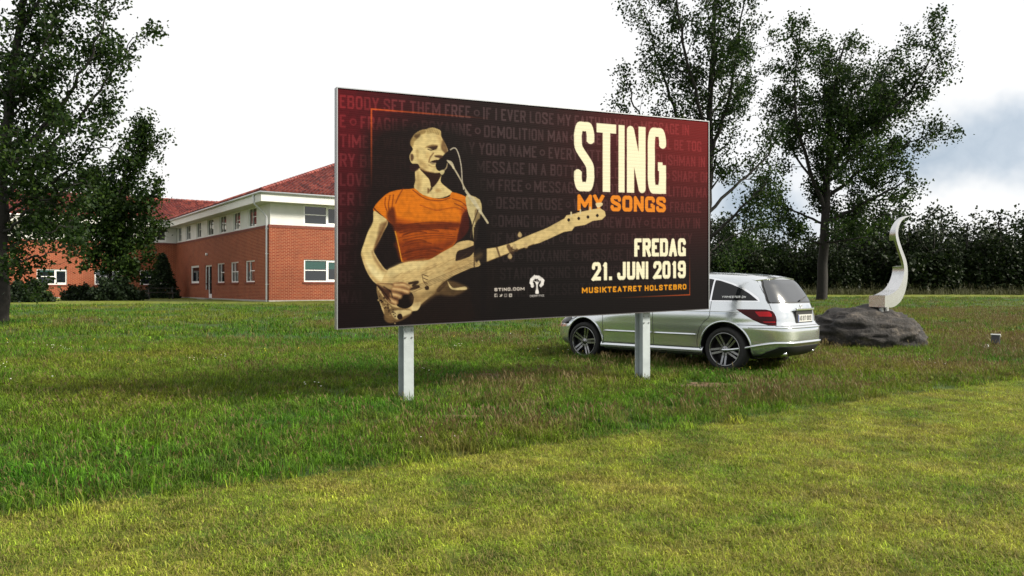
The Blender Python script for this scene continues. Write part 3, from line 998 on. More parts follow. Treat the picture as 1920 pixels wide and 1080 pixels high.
# bass body
body = zE((300, 560), (360, 440), (440, 395), (520, 360), (640, 336), (800, 326), (950, 242), (1060, 182), (1120, 137), (1210, 116), (1270, 124), (1300, 160), (1190, 205), (1112, 235), (1098, 300), (1100, 335), (1240, 290), (1300, 225), (1360, 195), (1365, 372), (1230, 420), (1000, 535), (900, 640), (870, 690), (800, 740), (730, 800), (695, 862), (640, 872), (520, 945), (400, 960), (330, 900), (270, 720), (255, 610))
poly(body, (206, 178, 122))
poly(zE((360, 440), (520, 362), (640, 338), (800, 330), (700, 420), (500, 470), (380, 500)), (226, 204, 146), .8, soft=16)
poly(zE((900, 630), (1000, 540), (1220, 610), (1200, 660), (1080, 720), (850, 735), (760, 800), (730, 800), (800, 740)), (92, 70, 44), .85, soft=9)
poly(zE((880, 700), (1080, 715), (1240, 640), (1260, 760), (1250, 985), (620, 1000), (640, 880), (730, 810)), (24, 14, 12), .95, soft=12)
# lower bout, worn dark edge
poly(zE((255, 610), (300, 690), (400, 800), (450, 830), (600, 850), (625, 900), (520, 970), (400, 1000), (335, 960), (330, 850), (270, 720)), (110, 84, 52), .92, soft=5)
poly(zE((420, 870), (600, 858), (615, 895), (540, 925), (480, 960), (430, 930)), (214, 192, 136), .9, soft=5)
for k in range(60):
    a_ = fr_.random(); b_ = fr_.random()
    p_ = np.array(zE((270 + 190 * a_, 690 + 270 * a_ + 120 * (b_ - .5)))[0])
    s_ = .6 + 1.4 * fr_.random()
    poly([p_ + (-s_, 0), p_ + (0, -s_), p_ + (s_, 0), p_ + (0, s_)], DK if fr_.random() < .6 else (190, 164, 110), .8)
poly(zE((470, 815), (480, 740), (600, 665), (645, 705), (648, 760), (625, 815), (560, 845)), (20, 11, 9))
poly(zE((490, 900), (520, 905), (528, 950), (490, 960), (470, 930)), DK)
poly(zE((640, 800), (720, 770), (710, 830), (680, 865), (625, 860)), (222, 200, 144))
# upper horn hollow
poly(zE((1110, 235), (1190, 206), (1300, 165), (1310, 200), (1240, 285), (1105, 330)), (40, 26, 22))
# strings, bridge, pickups
for k in range(4):
    line(zE((610, 630 + k * 16), (1000, 470 + k * 17), (1360, 320 + k * 15)), 1.7, (92, 70, 46), .9)
for k in range(3):
    line(zE((745 + k * 6, 480 + k * 38), (800 - k * 4, 500 + k * 38)), 3, (70, 50, 34), .9)
line(zE((735, 480), (755, 560), (800, 610)), 2.5, (80, 58, 38), .9)
poly(zE((765, 610), (805, 605), (808, 640), (775, 645)), DK)
poly(zE((890, 640), (980, 555), (1005, 575), (920, 665)), (44, 28, 20))
poly(zE((1005, 545), (1040, 600), (1080, 625), (1190, 610), (1215, 630), (1190, 645), (1080, 645), (1030, 620)), (206, 184, 132))
line(zE((600, 575), (690, 560), (640, 600), (700, 610), (600, 640)), 9, (36, 20, 14), .9, soft=3)
# picking hand
poly(zE((255, 575), (430, 575), (520, 560), (590, 590), (605, 625), (590, 680), (500, 720), (480, 790), (420, 800), (350, 740), (300, 660)), (72, 44, 30))
for a_ in (((450, 590), (540, 590), (595, 615)), ((430, 630), (520, 645), (585, 665)), ((420, 690), (470, 700), (500, 715)), ((400, 750), (430, 770), (455, 780))):
    line(zE(*a_), 17, (170, 128, 84), .95, soft=7); line(zE(*a_), 6, (222, 188, 134), .8, soft=5)
poly(zE((255, 575), (330, 575), (420, 590), (400, 640), (330, 620)), (196, 162, 108), .9, soft=8)
for a_ in (((270, 600), (340, 680), (400, 760)), ((330, 610), (400, 660), (420, 720))):
    line(zE(*a_), 4, (28, 14, 10), .8, soft=4)
# neck of the bass and fretting fingers
neck = zE((1330, 225), (1410, 207), (1530, 190), (1700, 140), (1800, 92), (1920, 42)) + zC((180, 1075), (335, 990), (352, 964), (450, 944), (560, 920), (625, 910), (664, 935), (672, 968), (640, 1000), (565, 1010), (505, 1042), (420, 1056), (395, 1090), (330, 1100)) + zE((1990, 142), (1920, 160), (1700, 232), (1560, 292), (1425, 346), (1340, 372))
poly(neck, (216, 190, 132), smooth=False)
line(zE((1425, 345), (1560, 292), (1920, 158)), 3, (90, 66, 40), .8)
for a_ in ((370, 1002), (452, 990), (527, 978), (603, 966)):
    p_ = px(zC(a_)[0]); poly([(p_[0] - 7, p_[1]), (p_[0], p_[1] - 7), (p_[0] + 7, p_[1]), (p_[0], p_[1] + 7)], (30, 18, 14), raw=True)
for a_ in ((390, 945), (465, 925), (545, 905), (613, 880)):
    p_ = np.array(zC(a_)[0]); line([p_, p_ + (0, 5)], 7, (210, 196, 160), .95); 
poly(zC((590, 870), (640, 865), (645, 885), (615, 905), (600, 900)), (226, 206, 160))
for (a_, b_, w_) in (((1530, 190), (1560, 280), 7), ((1655, 180), (1690, 250), 16), ((1700, 200), (1740, 220), 14)):
    line(zE(a_, b_), w_, (70, 48, 32), .8, soft=4)
for a_ in ((1775, 60), (1720, 190), (1840, 175), (1670, 290)):
    p_ = px(zE(a_)[0]); poly([(p_[0] - 9, p_[1]), (p_[0], p_[1] - 13), (p_[0] + 10, p_[1]), (p_[0], p_[1] + 11)], (198, 172, 122), .95, soft=4, raw=True)
    line([(p_[0] - 8, p_[1] + 8), (p_[0] + 8, p_[1] + 10)], 3, (60, 40, 26), .8, raw=True)
# dark upright of the stand in front of the strap
poly(zB((1165, 180), (1250, 150), (1262, 560), (1252, 960), (1215, 960), (1212, 500), (1165, 470)), (16, 10, 12), .92, soft=5)
line(zB((1160, 200), (1160, 520)), 4, (40, 26, 20), .9)
# head
head = zA((235, 300), (245, 240), (300, 190), (370, 160), (430, 152), (500, 132), (560, 146), (612, 176), (618, 238), (645, 300), (675, 350), (700, 402), (712, 452), (690, 492), (660, 520), (650, 560), (640, 640), (622, 720), (590, 745), (520, 746), (430, 728), (350, 690), (318, 640), (296, 622), (230, 620), (200, 575), (192, 520), (212, 470), (238, 425), (215, 370))
poly(head, SK)
poly(zA((205, 370), (205, 310), (240, 250), (300, 195), (370, 160), (410, 165), (400, 210), (330, 240), (290, 290), (255, 330), (240, 390)), (164, 136, 84), .95, soft=4)
poly(zA((425, 150), (500, 132), (560, 146), (612, 176), (614, 245), (570, 225), (500, 205), (430, 215)), (192, 166, 108), .9, soft=4)
for k in range(16):
    a_ = k / 16
    line(zA((260 + 340 * a_, 250 - 60 * math.sin(a_ * 3)), (275 + 340 * a_, 205 - 55 * math.sin(a_ * 3))), 2.2, (96, 72, 44), .6, soft=2)
poly(zA((250, 240), (330, 215), (330, 250), (290, 280)), (70, 48, 30), .7, soft=6)
poly(zA((640, 300), (675, 350), (706, 430), (690, 490), (650, 460), (620, 400)), (96, 66, 42), .85, soft=6)
poly(zA((425, 395), (480, 372), (570, 375), (560, 420), (520, 435), (470, 415)), (52, 32, 22), .95, soft=4)
poly(zA((400, 410), (430, 380), (520, 362), (580, 372), (520, 385), (440, 400)), (150, 118, 74), .8, soft=4)
line(zA((440, 425), (480, 438), (520, 432)), 3, DK, .9)
poly(zA((530, 510), (600, 505), (650, 520), (640, 560), (590, 545), (540, 530)), (62, 36, 24), .9, soft=4)
line(zA((515, 480), (470, 540), (455, 600)), 5, (120, 86, 52), .85, soft=3)
poly(zA((470, 600), (520, 575), (580, 570), (560, 610), (520, 630), (480, 620)), (40, 18, 14))
line(zA((480, 612), (530, 618), (560, 612)), 3, (220, 198, 150), .9)
line(zA((450, 640), (500, 665), (560, 660)), 3, (150, 116, 74), .7, soft=3)
poly(zA((330, 660), (420, 715), (520, 738), (430, 735), (350, 705)), (140, 106, 64), .8, soft=5)
poly(zA((205, 500), (235, 490), (250, 545), (225, 590), (205, 560)), (74, 48, 32), .85, soft=4)
poly(zA((280, 430), (315, 440), (310, 560), (290, 540)), (186, 158, 104), .7, soft=5)
poly(zA((200, 640), (300, 628), (318, 690), (260, 730), (205, 715)), (40, 18, 20), .9, soft=4)
# microphone, its cable and boom
poly(zA((545, 640), (570, 580), (630, 540), (690, 560), (705, 620), (680, 690), (620, 725), (565, 705)), (22, 12, 12))
poly(zA((640, 520), (700, 460), (760, 430), (730, 500), (700, 560), (650, 560)), (24, 14, 14))
poly(zA((600, 725), (660, 705), (660, 750), (625, 775)), (206, 190, 140))
line(zA((705, 620), (690, 680), (650, 720)), 3.5, (190, 170, 130), .9)
line(zA((745, 432), (790, 408), (830, 430), (870, 540), (895, 680), (905, 840), (925, 970)), 4, (206, 196, 176), .95)
line(zA((705, 580), (790, 680), (890, 850), (945, 965), (1030, 1080)), 5.5, (200, 188, 160), .95)
line(zA((720, 590), (760, 610), (790, 680)), 8, (214, 202, 170), .9)
line(z1((1090, 900), (1130, 960), (1180, 1030), (1215, 1078)), 7, (200, 190, 160), .95)
line(zB((1150, -40), (1200, 50), (1270, 160)), 8, (206, 194, 160), .95)
line(zB((1190, 60), (1150, 170), (1130, 280)), 4, (60, 44, 34), .9)
# worn wood grain on the bass, modelling shadows on arm, neck and face
gr_ = np.random.default_rng(11)
for k in range(70):
    a_ = gr_.random(); b_ = gr_.random()
    x_ = 420 + 780 * a_; y_ = 430 + 330 * b_ - 230 * (a_ - .3)
    line(zE((x_, y_), (x_ + 60 + 60 * gr_.random(), y_ - 28 - 25 * gr_.random())), 1.0 + 1.6 * gr_.random(), (128, 96, 58), .35, soft=2.5) if y_ < 640 - 300 * (a_ - .45) and y_ > 400 - 180 * a_ else None
poly(zE((620, 700), (760, 660), (900, 600), (1000, 540), (1000, 600), (860, 700), (740, 790), (660, 800)), (120, 92, 56), .55, soft=26)
poly(zE((1100, 340), (1240, 300), (1360, 250), (1360, 300), (1200, 380), (1000, 470), (1000, 430)), (150, 120, 76), .4, soft=14)
poly(zF((380, 420), (430, 410), (395, 520), (345, 640), (330, 650), (355, 540)), (92, 60, 36), .6, soft=9)
poly(zE((200, 230), (240, 290), (330, 420), (360, 450), (300, 430), (230, 330)), (120, 84, 50), .6, soft=9)
poly(zA((560, 240), (620, 260), (665, 350), (690, 430), (640, 430), (600, 330)), (168, 132, 82), .5, soft=14)
poly(zA((330, 560), (420, 620), (440, 690), (360, 680), (320, 630)), (176, 142, 90), .55, soft=14)
poly(zA((285, 740), (330, 760), (350, 860), (340, 980), (275, 940)), (168, 134, 84), .5, soft=14)
poly(zA((430, 460), (470, 500), (440, 560), (410, 520)), (190, 156, 100), .5, soft=10)
mot = gr_.random((PH // 8, PW // 8)); mot = np.kron(mot, np.ones((8, 8)))
for _ in range(2):
    mot = (mot + np.roll(mot, 4, 0) + np.roll(mot, -4, 0) + np.roll(mot, 4, 1) + np.roll(mot, -4, 1)) / 5
canvas *= (1 - .26 * np.clip(mot - .35, 0, 1) * (xx < 930))[..., None] * (1 - .05 * gr_.random((PH, PW)))[..., None]
canvas = np.clip(canvas, 0, 1)
# each lamella of the sheet prints a touch lighter or darker
canvas *= (1 + .035 * (np.arange(PH) // 7 % 2 - .5))[:, None, None]
canvas = np.clip(canvas, 0, 1)

# ------------------------------------------------------------------ billboard
BW, BH, BZ, BSL = 6.028, 3.0, 1.086, 0.0289       # width, height, bottom, rise of the lower edge per metre
BANG = math.atan2(2.86, 5.306)
board = empty('billboard', (-2.169, 9.89, 0), BANG)
tag(board, 'large dark concert billboard showing a bass player in an orange shirt, on two grey posts', 'billboard')
M['alu'] = pmat('aluminium', (0.34, 0.35, 0.36), 0.38, metal=0.8, var=0.08, vscale=3)
M['post'] = pmat('galvanised_post', (0.40, 0.44, 0.45), 0.45, metal=0.25, var=0.12, vscale=5, bump=.1)
M['back'] = pmat('board_back', (0.3, 0.3, 0.31), 0.6, var=.1)
M['trim'] = pmat('dark_edge_trim', (0.05, 0.045, 0.045), 0.5)


def bz(x): return BZ + BSL * x


def slab(mb, x0, x1, y0, y1, lo, hi):
    """box whose lower and upper faces follow the board's slight rise"""
    v = [(x0, y0, bz(x0) + lo), (x1, y0, bz(x1) + lo), (x1, y1, bz(x1) + lo), (x0, y1, bz(x0) + lo),
         (x0, y0, bz(x0) + hi), (x1, y0, bz(x1) + hi), (x1, y1, bz(x1) + hi), (x0, y1, bz(x0) + hi)]
    return mb.add(v, [(0, 3, 2, 1), (4, 5, 6, 7), (0, 1, 5, 4), (1, 2, 6, 5), (2, 3, 7, 6), (3, 0, 4, 7)])


slab(MB(), 0.012, BW - .012, 0.004, .08, .012, BH - .012).build('panel', M['back'], board)
slab(MB(), 0, .012, -.012, .09, 0, BH).build('edge_strip', M['alu'], board)
slab(MB(), BW - .012, BW, -.012, .09, 0, BH).build('edge_strip', M['alu'], board)
slab(MB(), .012, BW - .012, -.012, .09, BH - .012, BH).build('edge_strip', M['alu'], board)
slab(MB(), .012, BW - .012, -.012, .09, 0, .012).build('edge_strip', M['trim'], board)
# the printed sheet
NXP, NYP = 801, 401
small = canvas.reshape(PH // 2, 2, PW // 2, 2, 3).mean((1, 3))
iy = np.clip(np.round(np.linspace(0, PH // 2 - 1, NYP)).astype(int), 0, PH // 2 - 1)
ix = np.clip(np.round(np.linspace(0, PW // 2 - 1, NXP)).astype(int), 0, PW // 2 - 1)
srgb = small[np.ix_(iy, ix)]
lin = np.where(srgb <= .04045, srgb / 12.92, ((srgb + .055) / 1.055) ** 2.4) * .58
xs_ = np.linspace(.012, BW - .012, NXP); hs_ = np.linspace(BH - .012, .012, NYP)
X_, H_ = np.meshgrid(xs_, hs_)
V_ = np.stack([X_, np.zeros_like(X_), BZ + BSL * X_ + H_], -1).reshape(-1, 3)
I_ = np.arange(NXP * NYP).reshape(NYP, NXP)
F_ = np.stack([I_[:-1, :-1], I_[1:, :-1], I_[1:, 1:], I_[:-1, 1:]], -1).reshape(-1, 4)
me = bpy.data.meshes.new('poster')
me.vertices.add(len(V_)); me.vertices.foreach_set('co', V_.astype(np.float32).ravel())
me.loops.add(F_.size); me.loops.foreach_set('vertex_index', F_.ravel().astype(np.int32))
me.polygons.add(len(F_)); me.polygons.foreach_set('loop_start', np.arange(0, F_.size, 4, dtype=np.int32))
me.update(calc_edges=True)
ca = me.color_attributes.new('print', 'FLOAT_COLOR', 'POINT')
ca.data.foreach_set('color', np.concatenate([lin.reshape(-1, 3), np.ones((len(V_), 1))], 1).astype(np.float32).ravel())
pm = bpy.data.materials.new('printed_sheet'); pm.use_nodes = True
pt = pm.node_tree; pb = pt.nodes['Principled BSDF']
at = nd(pt, 'ShaderNodeAttribute', attribute_name='print')
lk(pt, at.outputs['Color'], pb.inputs['Base Color'])
pb.inputs['Roughness'].default_value = 0.6; pb.inputs['Specular IOR Level'].default_value = 0.06
tcn = nd(pt, 'ShaderNodeTexCoord'); wv = nd(pt, 'ShaderNodeTexWave', bands_direction='Z'); lk(pt, tcn.outputs['Object'], wv.inputs['Vector'])
wv.inputs['Scale'].default_value = 12.0
bp = nd(pt, 'ShaderNodeBump'); bp.inputs['Strength'].default_value = .15; bp.inputs['Distance'].default_value = .003
lk(pt, wv.outputs['Fac'], bp.inputs['Height']); lk(pt, bp.outputs[0], pb.inputs['Normal'])
me.materials.append(pm)
po = bpy.data.objects.new('poster', me); col.objects.link(po); po.parent = board
po['label'] = 'dark red and black concert poster with cream and orange lettering'
# posts: H-section steel
for xq in (.985, 4.86):
    wx, wy = -2.169 + math.cos(BANG) * xq, 9.89 + math.sin(BANG) * xq
    z0, z1p = float(gz(wx, wy)) - .3, bz(xq) + BH - .25
    zt = z1p
    m = MB()
    m.box(xq - .07, xq + .07, .094, .11, z0, zt)
    m.box(xq - .07, xq + .07, .28, .296, z0, zt)
    m.box(xq - .006, xq + .006, .11, .28, z0, zt)
    pst = m.build('post', M['post'], board, bevel=.004)
    q = MB()
    for dz_ in (.06, .16):
        for sx in (-.045, .045):
            q.tube([(xq + sx, .094, bz(xq) - dz_), (xq + sx, .082, bz(xq) - dz_)], .012, 6)
    q.build('bolt', M['alu'], pst)

# ------------------------------------------------------------------ parked car
CX, CY = 3.09, 15.0
CAR_ANG = math.atan2(.692, -.722)
car = empty('parked_car', (CX, CY, float(gz(3.5, 13.4)) * .5 + float(gz(1.5, 15.3)) * .5 - .035), CAR_ANG)
tag(car, 'silver estate car parked on the grass behind the billboard', 'car')
M['paint'] = pmat('silver_paint', (0.66, 0.69, 0.71), 0.17, metal=0.85, coat=1.0)
M['paint'].node_tree.nodes['Principled BSDF'].inputs['Coat Roughness'].default_value = 0.05
M['carglass'] = pmat('tinted_car_glass', (0.004, 0.005, 0.006), 0.03, spec=.4)
M['rearglass'] = pmat('tinted_rear_glass', (0.006, 0.008, 0.010), 0.16, spec=.9)
M['rearglass'].node_tree.nodes['Principled BSDF'].inputs['IOR'].default_value = 1.8
M['rubber'] = pmat('tyre_rubber', (0.012, 0.012, 0.012), 0.8, var=.3, vscale=20)
M['black'] = pmat('black_plastic', (0.012, 0.012, 0.013), 0.55)
M['chrome'] = pmat('bright_chrome', (0.85, 0.86, 0.87), 0.12, metal=1.0)
M['alloy'] = pmat('dark_alloy', (0.014, 0.014, 0.015), 0.4, metal=0.3)
M['alloy_face'] = pmat('polished_alloy_face', (0.26, 0.26, 0.265), 0.25, metal=0.95)
M['lampdark'] = pmat('smoked_red_lens', (0.05, 0.002, 0.003), 0.2, spec=.2)
M['lampred'] = pmat('red_lens', (0.50, 0.006, 0.012), 0.2, spec=.25)
M['plate'] = pmat('plate_white', (0.5, 0.5, 0.48), 0.4)
M['ink'] = pmat('plate_ink', (0.02, 0.02, 0.02), 0.5)
M['decal'] = pmat('white_decal', (0.8, 0.8, 0.8), 0.5)

cz = np.array([.24, .30, .36, .45, .55, .66, .74, .80, .90, .98, 1.02, 1.06, 1.14, 1.20, 1.30, 1.40, 1.48, 1.54, 1.59, 1.625, 1.65, 1.665, 1.675])
cW = np.array([.80, .88, .915, .925, .935, .945, .950, .952, .955, .952, .942, .925, .900, .882, .845, .803, .765, .725, .670, .600, .50, .36, .20])
cR = np.array([-2.20, -2.36, -2.44, -2.50, -2.52, -2.52, -2.51, -2.46, -2.44, -2.425, -2.415, -2.40, -2.37, -2.34, -2.28, -2.21, -2.15, -2.08, -1.96, -1.72, -1.42, -1.10, -.80])
cF = np.array([2.20, 2.30, 2.36, 2.40, 2.41, 2.39, 2.33, 2.26, 2.04, 1.78, 1.64, 1.50, 1.24, 1.08, .88, .70, .54, .40, .24, .05, -.15, -.35, -.5])
cN = np.array([4.2, 4.4, 4.6, 4.8, 4.8, 4.8, 4.8, 4.6, 4.4, 4.2, 4.2, 4.2, 4.2, 4.2, 4.2, 4.2, 4.2, 4.0, 3.8, 3.4, 3.0, 2.6, 2.4])


def smooth_tab(zq, tab):
    zq = min(max(float(zq), cz[0]), cz[-1])
    h = np.diff(cz); d = np.diff(tab) / h
    m_ = np.concatenate([[d[0]], (d[:-1] * h[1:] + d[1:] * h[:-1]) / (h[1:] + h[:-1]), [d[-1]]])
    for i_ in range(len(d)):                       # keep the curve monotone between the stations
        for j_ in (i_, i_ + 1):
            if abs(m_[j_]) > 3 * abs(d[i_]): m_[j_] = 3 * d[i_]
    i_ = min(int(np.searchsorted(cz, zq, 'right')) - 1, len(h) - 1)
    t_ = (zq - cz[i_]) / h[i_]
    return ((1 + 2 * t_) * (1 - t_) ** 2 * tab[i_] + t_ * (1 - t_) ** 2 * h[i_] * m_[i_]
            + t_ * t_ * (3 - 2 * t_) * tab[i_ + 1] + t_ * t_ * (t_ - 1) * h[i_] * m_[i_ + 1])


_cp = {}


def cprof(z):
    k_ = round(float(z), 6)
    if k_ not in _cp:
        W, r_, f_, n_ = (float(smooth_tab(z, t)) for t in (cW, cR, cF, cN))
        _cp[k_] = (W, (r_ + f_) / 2, (f_ - r_) / 2, n_)
    return _cp[k_]


def cside(x, z):
    W, c, L, n = cprof(z)
    return W * max(1e-6, 1 - min(1, abs((x - c) / L)) ** n) ** (1 / n)


def crear(y, z):
    W, c, L, n = cprof(z)
    return c - L * max(1e-6, 1 - min(1, abs(y / W)) ** n) ** (1 / n)


def cring(z, N):
    W, c, L, n = cprof(z)
    th = np.linspace(0, 2 * np.pi, N, endpoint=False)
    ct, st = np.cos(th), np.sin(th)
    rad = (np.abs(ct / 1.0) ** n + np.abs(st / 1.0) ** n) ** (-1 / n)
    # even spread of angles in the stretched plan
    return np.stack([c + L * rad * ct, W * rad * st, np.full(N, z)], 1)


def car_body():
    N = 144
    zl = np.unique(np.concatenate([np.linspace(.24, 1.10, 36), np.linspace(1.10, 1.56, 18), np.linspace(1.56, 1.65, 14), np.linspace(1.65, 1.675, 16)]))
    V = np.concatenate([cring(z, N) for z in zl])
    F = []
    for i in range(len(zl) - 1):
        for j in range(N):
            k = (j + 1) % N
            F.append((i * N + j, i * N + k, (i + 1) * N + k, (i + 1) * N + j))
    F.append(tuple(range(N - 1, -1, -1)))
    t = len(V)
    V = np.vstack([V, [cprof(1.675)[1], 0, 1.678]])
    o = (len(zl) - 1) * N
    for j in range(N):
        F.append((o + j, o + (j + 1) % N, t))
    b = mobj('body', V, F, M['paint'], None, True)
    b.data.materials.append(M['black'])
    cut = MB()
    for sx in (-1.49, 1.49):
        for sy in (-1, 1):
            a = np.linspace(0, 2 * np.pi, 48, endpoint=False)
            base = len(cut.v)
            for yv in (.58 * sy, 1.3 * sy):
                cut.v += [(sx + .445 * math.cos(q), yv, .385 + .445 * math.sin(q)) for q in a]
            cut.f += [tuple(base + (j + (48 if s else 0)) for j in (range(48) if s else range(47, -1, -1))) for s in (0, 1)]
            cut.f += [(base + j, base + (j + 1) % 48, base + 48 + (j + 1) % 48, base + 48 + j) for j in range(48)]
    c = cut.build('cut', None)
    bm = bmesh.new(); bm.from_mesh(c.data); bmesh.ops.recalc_face_normals(bm, faces=bm.faces); bm.to_mesh(c.data); bm.free()
    c.data.materials.append(M['paint']); c.data.materials.append(M['black'])
    for p_ in c.data.polygons: p_.material_index = 1
    md = b.modifiers.new('arches', 'BOOLEAN'); md.operation = 'DIFFERENCE'; md.object = c; md.solver = 'EXACT'
    dg = bpy.context.evaluated_depsgraph_get()
    me2 = bpy.data.meshes.new_from_object(b.evaluated_get(dg))
    b.modifiers.clear()
    b.data = me2
    bpy.data.objects.remove(c)
    for p_ in b.data.polygons: p_.use_smooth = True
    me2.set_sharp_from_angle(angle=R(38))
    b.parent = car
    return b


body_ob = car_body()


def patch(name, rows, fn, off, mat, parent, ncol=14):
    """rows: (z, a0, a1) bottom to top; fn(a, z) -> (point, outward normal)"""
    V, F = [], []
    for z, a0, a1 in rows:
        for k in range(ncol + 1):
            p, n = fn(a0 + (a1 - a0) * k / ncol, z)
            V.append(np.array(p) + np.array(n) * off)
    for i in range(len(rows) - 1):
        for k in range(ncol):
            a = i * (ncol + 1) + k
            F.append((a, a + 1, a + ncol + 2, a + ncol + 1))
    return mobj(name, V, F, mat, parent, True)


def left_fn(s=1):
    def f(x, z):
        p = np.array((x, s * cside(x, z), z)); e = .01
        dx = np.array((2 * e, s * (cside(x + e, z) - cside(x - e, z)), 0)); dz = np.array((0, s * (cside(x, z + e) - cside(x, z - e)), 2 * e))
        n = np.cross(dx, dz) * -s
        n /= np.linalg.norm(n)
        return p, n
    return f


def rear_fn(y, z):
    e = .01
    p = np.array((crear(y, z), y, z))
    dy = np.array((crear(y + e, z) - crear(y - e, z), 2 * e, 0)); dz = np.array((crear(y, z + e) - crear(y, z - e), 0, 2 * e))
    n = np.cross(dy, dz); n /= np.linalg.norm(n)
    if n[0] > 0: n = -n
    return p, n


def dense(rows, m=5):
    out = []
    for i in range(len(rows) - 1):
        for q in range(m):
            t = q / m
            out.append(tuple(rows[i][k] * (1 - t) + rows[i + 1][k] * t for k in range(3)))
    return out + [rows[-1]]


SIDEW = [(1.185, -2.02, 1.02), (1.22, -1.98, .96), (1.30, -1.87, .80), (1.38, -1.73, .63), (1.45, -1.55, .48), (1.51, -1.34, .32), (1.545, -1.14, .18), (1.56, -.98, .05)]
for s in (1, -1):
    fn = left_fn(s)
    tr_ = patch('window_trim', dense([(z - (.018 if i == 0 else 0) + (.016 if i > 0 else 0) * min(i, 1), a - .035, b + .03) for i, (z, a, b) in enumerate(SIDEW)]), fn, .002, M['chrome'], car, 40)
    def clip_rows(lo, hi):
        out = []
        for z, a, b in dense(SIDEW, 6):
            a2, b2 = max(a, lo), min(b, hi)
            if b2 - a2 > .01: out.append((z, a2, b2))
        return out
    for lo, hi in ((-3, -1.235), (-1.20, -.13), (-.06, 3)):
        patch('side_window', clip_rows(lo, hi), fn, .006, M['carglass'], car, 18)
# windscreen
def front_fn(y, z):
    W, c, L, n = cprof(z)
    e = .01
    g = lambda y_, z_: (lambda q: q[1] + q[2] * max(1e-6, 1 - min(1, abs(y_ / q[0])) ** q[3]) ** (1 / q[3]))(cprof(z_))
    p = np.array((g(y, z), y, z))
    dy = np.array((g(y + e, z) - g(y - e, z), 2 * e, 0)); dz = np.array((g(y, z + e) - g(y, z - e), 0, 2 * e))
    nn = np.cross(dy, dz); nn /= np.linalg.norm(nn)
    if nn[0] < 0: nn = -nn
    return p, nn
patch('windscreen', dense([(1.10, -.72, .72), (1.3, -.68, .68), (1.5, -.58, .58)], 8), front_fn, .006, M['carglass'], car, 20)
for s in (1, -1):
    patch('headlight', dense([(.70, s * .60, s * .86), (.80, s * .52, s * .85), (.88, s * .55, s * .78)], 5), front_fn, .006, M['carglass'], car, 10)
patch('grille', dense([(.50, -.35, .35), (.80, -.48, .48)], 6), front_fn, .006, M['black'], car, 12)
# tailgate glass and its dark surround, spoiler
RW = [(1.157, -.70, .70), (1.20, -.70, .70), (1.32, -.665, .665), (1.44, -.62, .62), (1.52, -.565, .565)]
patch('window_trim', dense([(1.14, -.725, .725), (1.20, -.722, .722), (1.32, -.685, .685), (1.44, -.64, .64), (1.535, -.58, .58)]), rear_fn, .002, M['black'], car, 24)
patch('rear_window', dense(RW), rear_fn, .007, M['rearglass'], car, 60)
sp_v, sp_f = [], []
for k in range(21):
    y = -.64 + 1.28 * k / 20
    zt = 1.585 - .05 * (y / .64) ** 2
    xt = crear(y, zt)
    sp_v += [(xt + .10, y, zt + .022), (xt - .075, y, zt - .012), (xt - .07, y, zt - .034), (xt + .02, y, zt - .045)]
for k in range(20):
    for q in range(4):
        a = 4 * k + q; b_ = 4 * k + (q + 1) % 4
        sp_f.append((a, b_, b_ + 4, a + 4))
sp_f += [(0, 1, 2, 3), (80, 83, 82, 81)]
mobj('spoiler', sp_v, sp_f, M['paint'], car, False)
# --- tail lights wrap round the corner: rows in arc length from the rear centre line
def wrap_fn(s):
    cache = {}
    def f(p, z):
        zr = round(z, 4)
        if zr not in cache:
            W, c, L, n = cprof(z)
            th = np.linspace(np.pi, np.pi * .35, 700)
            rad = (np.abs(np.cos(th)) ** n + np.abs(np.sin(th)) ** n) ** (-1 / n)
            q = np.stack([c + L * rad * np.cos(th), W * rad * np.sin(th)], 1)
            d = np.concatenate([[0], np.cumsum(np.linalg.norm(np.diff(q, axis=0), axis=1))])
            cache[zr] = (q, d)
        q, d = cache[zr]
        x = np.interp(p, d, q[:, 0]); y = np.interp(p, d, q[:, 1])
        x2 = np.interp(p + .01, d, q[:, 0]); y2 = np.interp(p + .01, d, q[:, 1])
        n = np.array((-(y2 - y), (x2 - x), 0)); n /= np.linalg.norm(n)
        if n[1] < 0 and n[0] > 0: n = -n
        return np.array((x, s * y, z)), np.array((n[0], s * n[1], 0))
    return f


for s in (1, -1):
    wf = wrap_fn(s)
    t_ = patch('tail_light', dense([(.79, .76, .86), (.82, .745, .99), (.87, .735, 1.10), (.93, .735, 1.19), (.98, .745, 1.26), (1.02, .77, 1.31), (1.045, .86, 1.33)]), wf, .010, M['lampdark'], car, 26)
    patch('reflector', dense([(.93, .80, .99), (.97, .79, 1.02), (1.01, .82, 1.04)]), wf, .014, M['lampred'], t_, 12)
    patch('reflector', dense([(.835, .76, .93), (.85, .76, .95)]), wf, .014, M['lampred'], t_, 12)
# --- bumper step, valance, strips, exhausts
def strip(name, pts, w, mat, parent, n=6):
    m = MB(); m.tube(pts, w, n); return m.build(name, mat, parent, True)


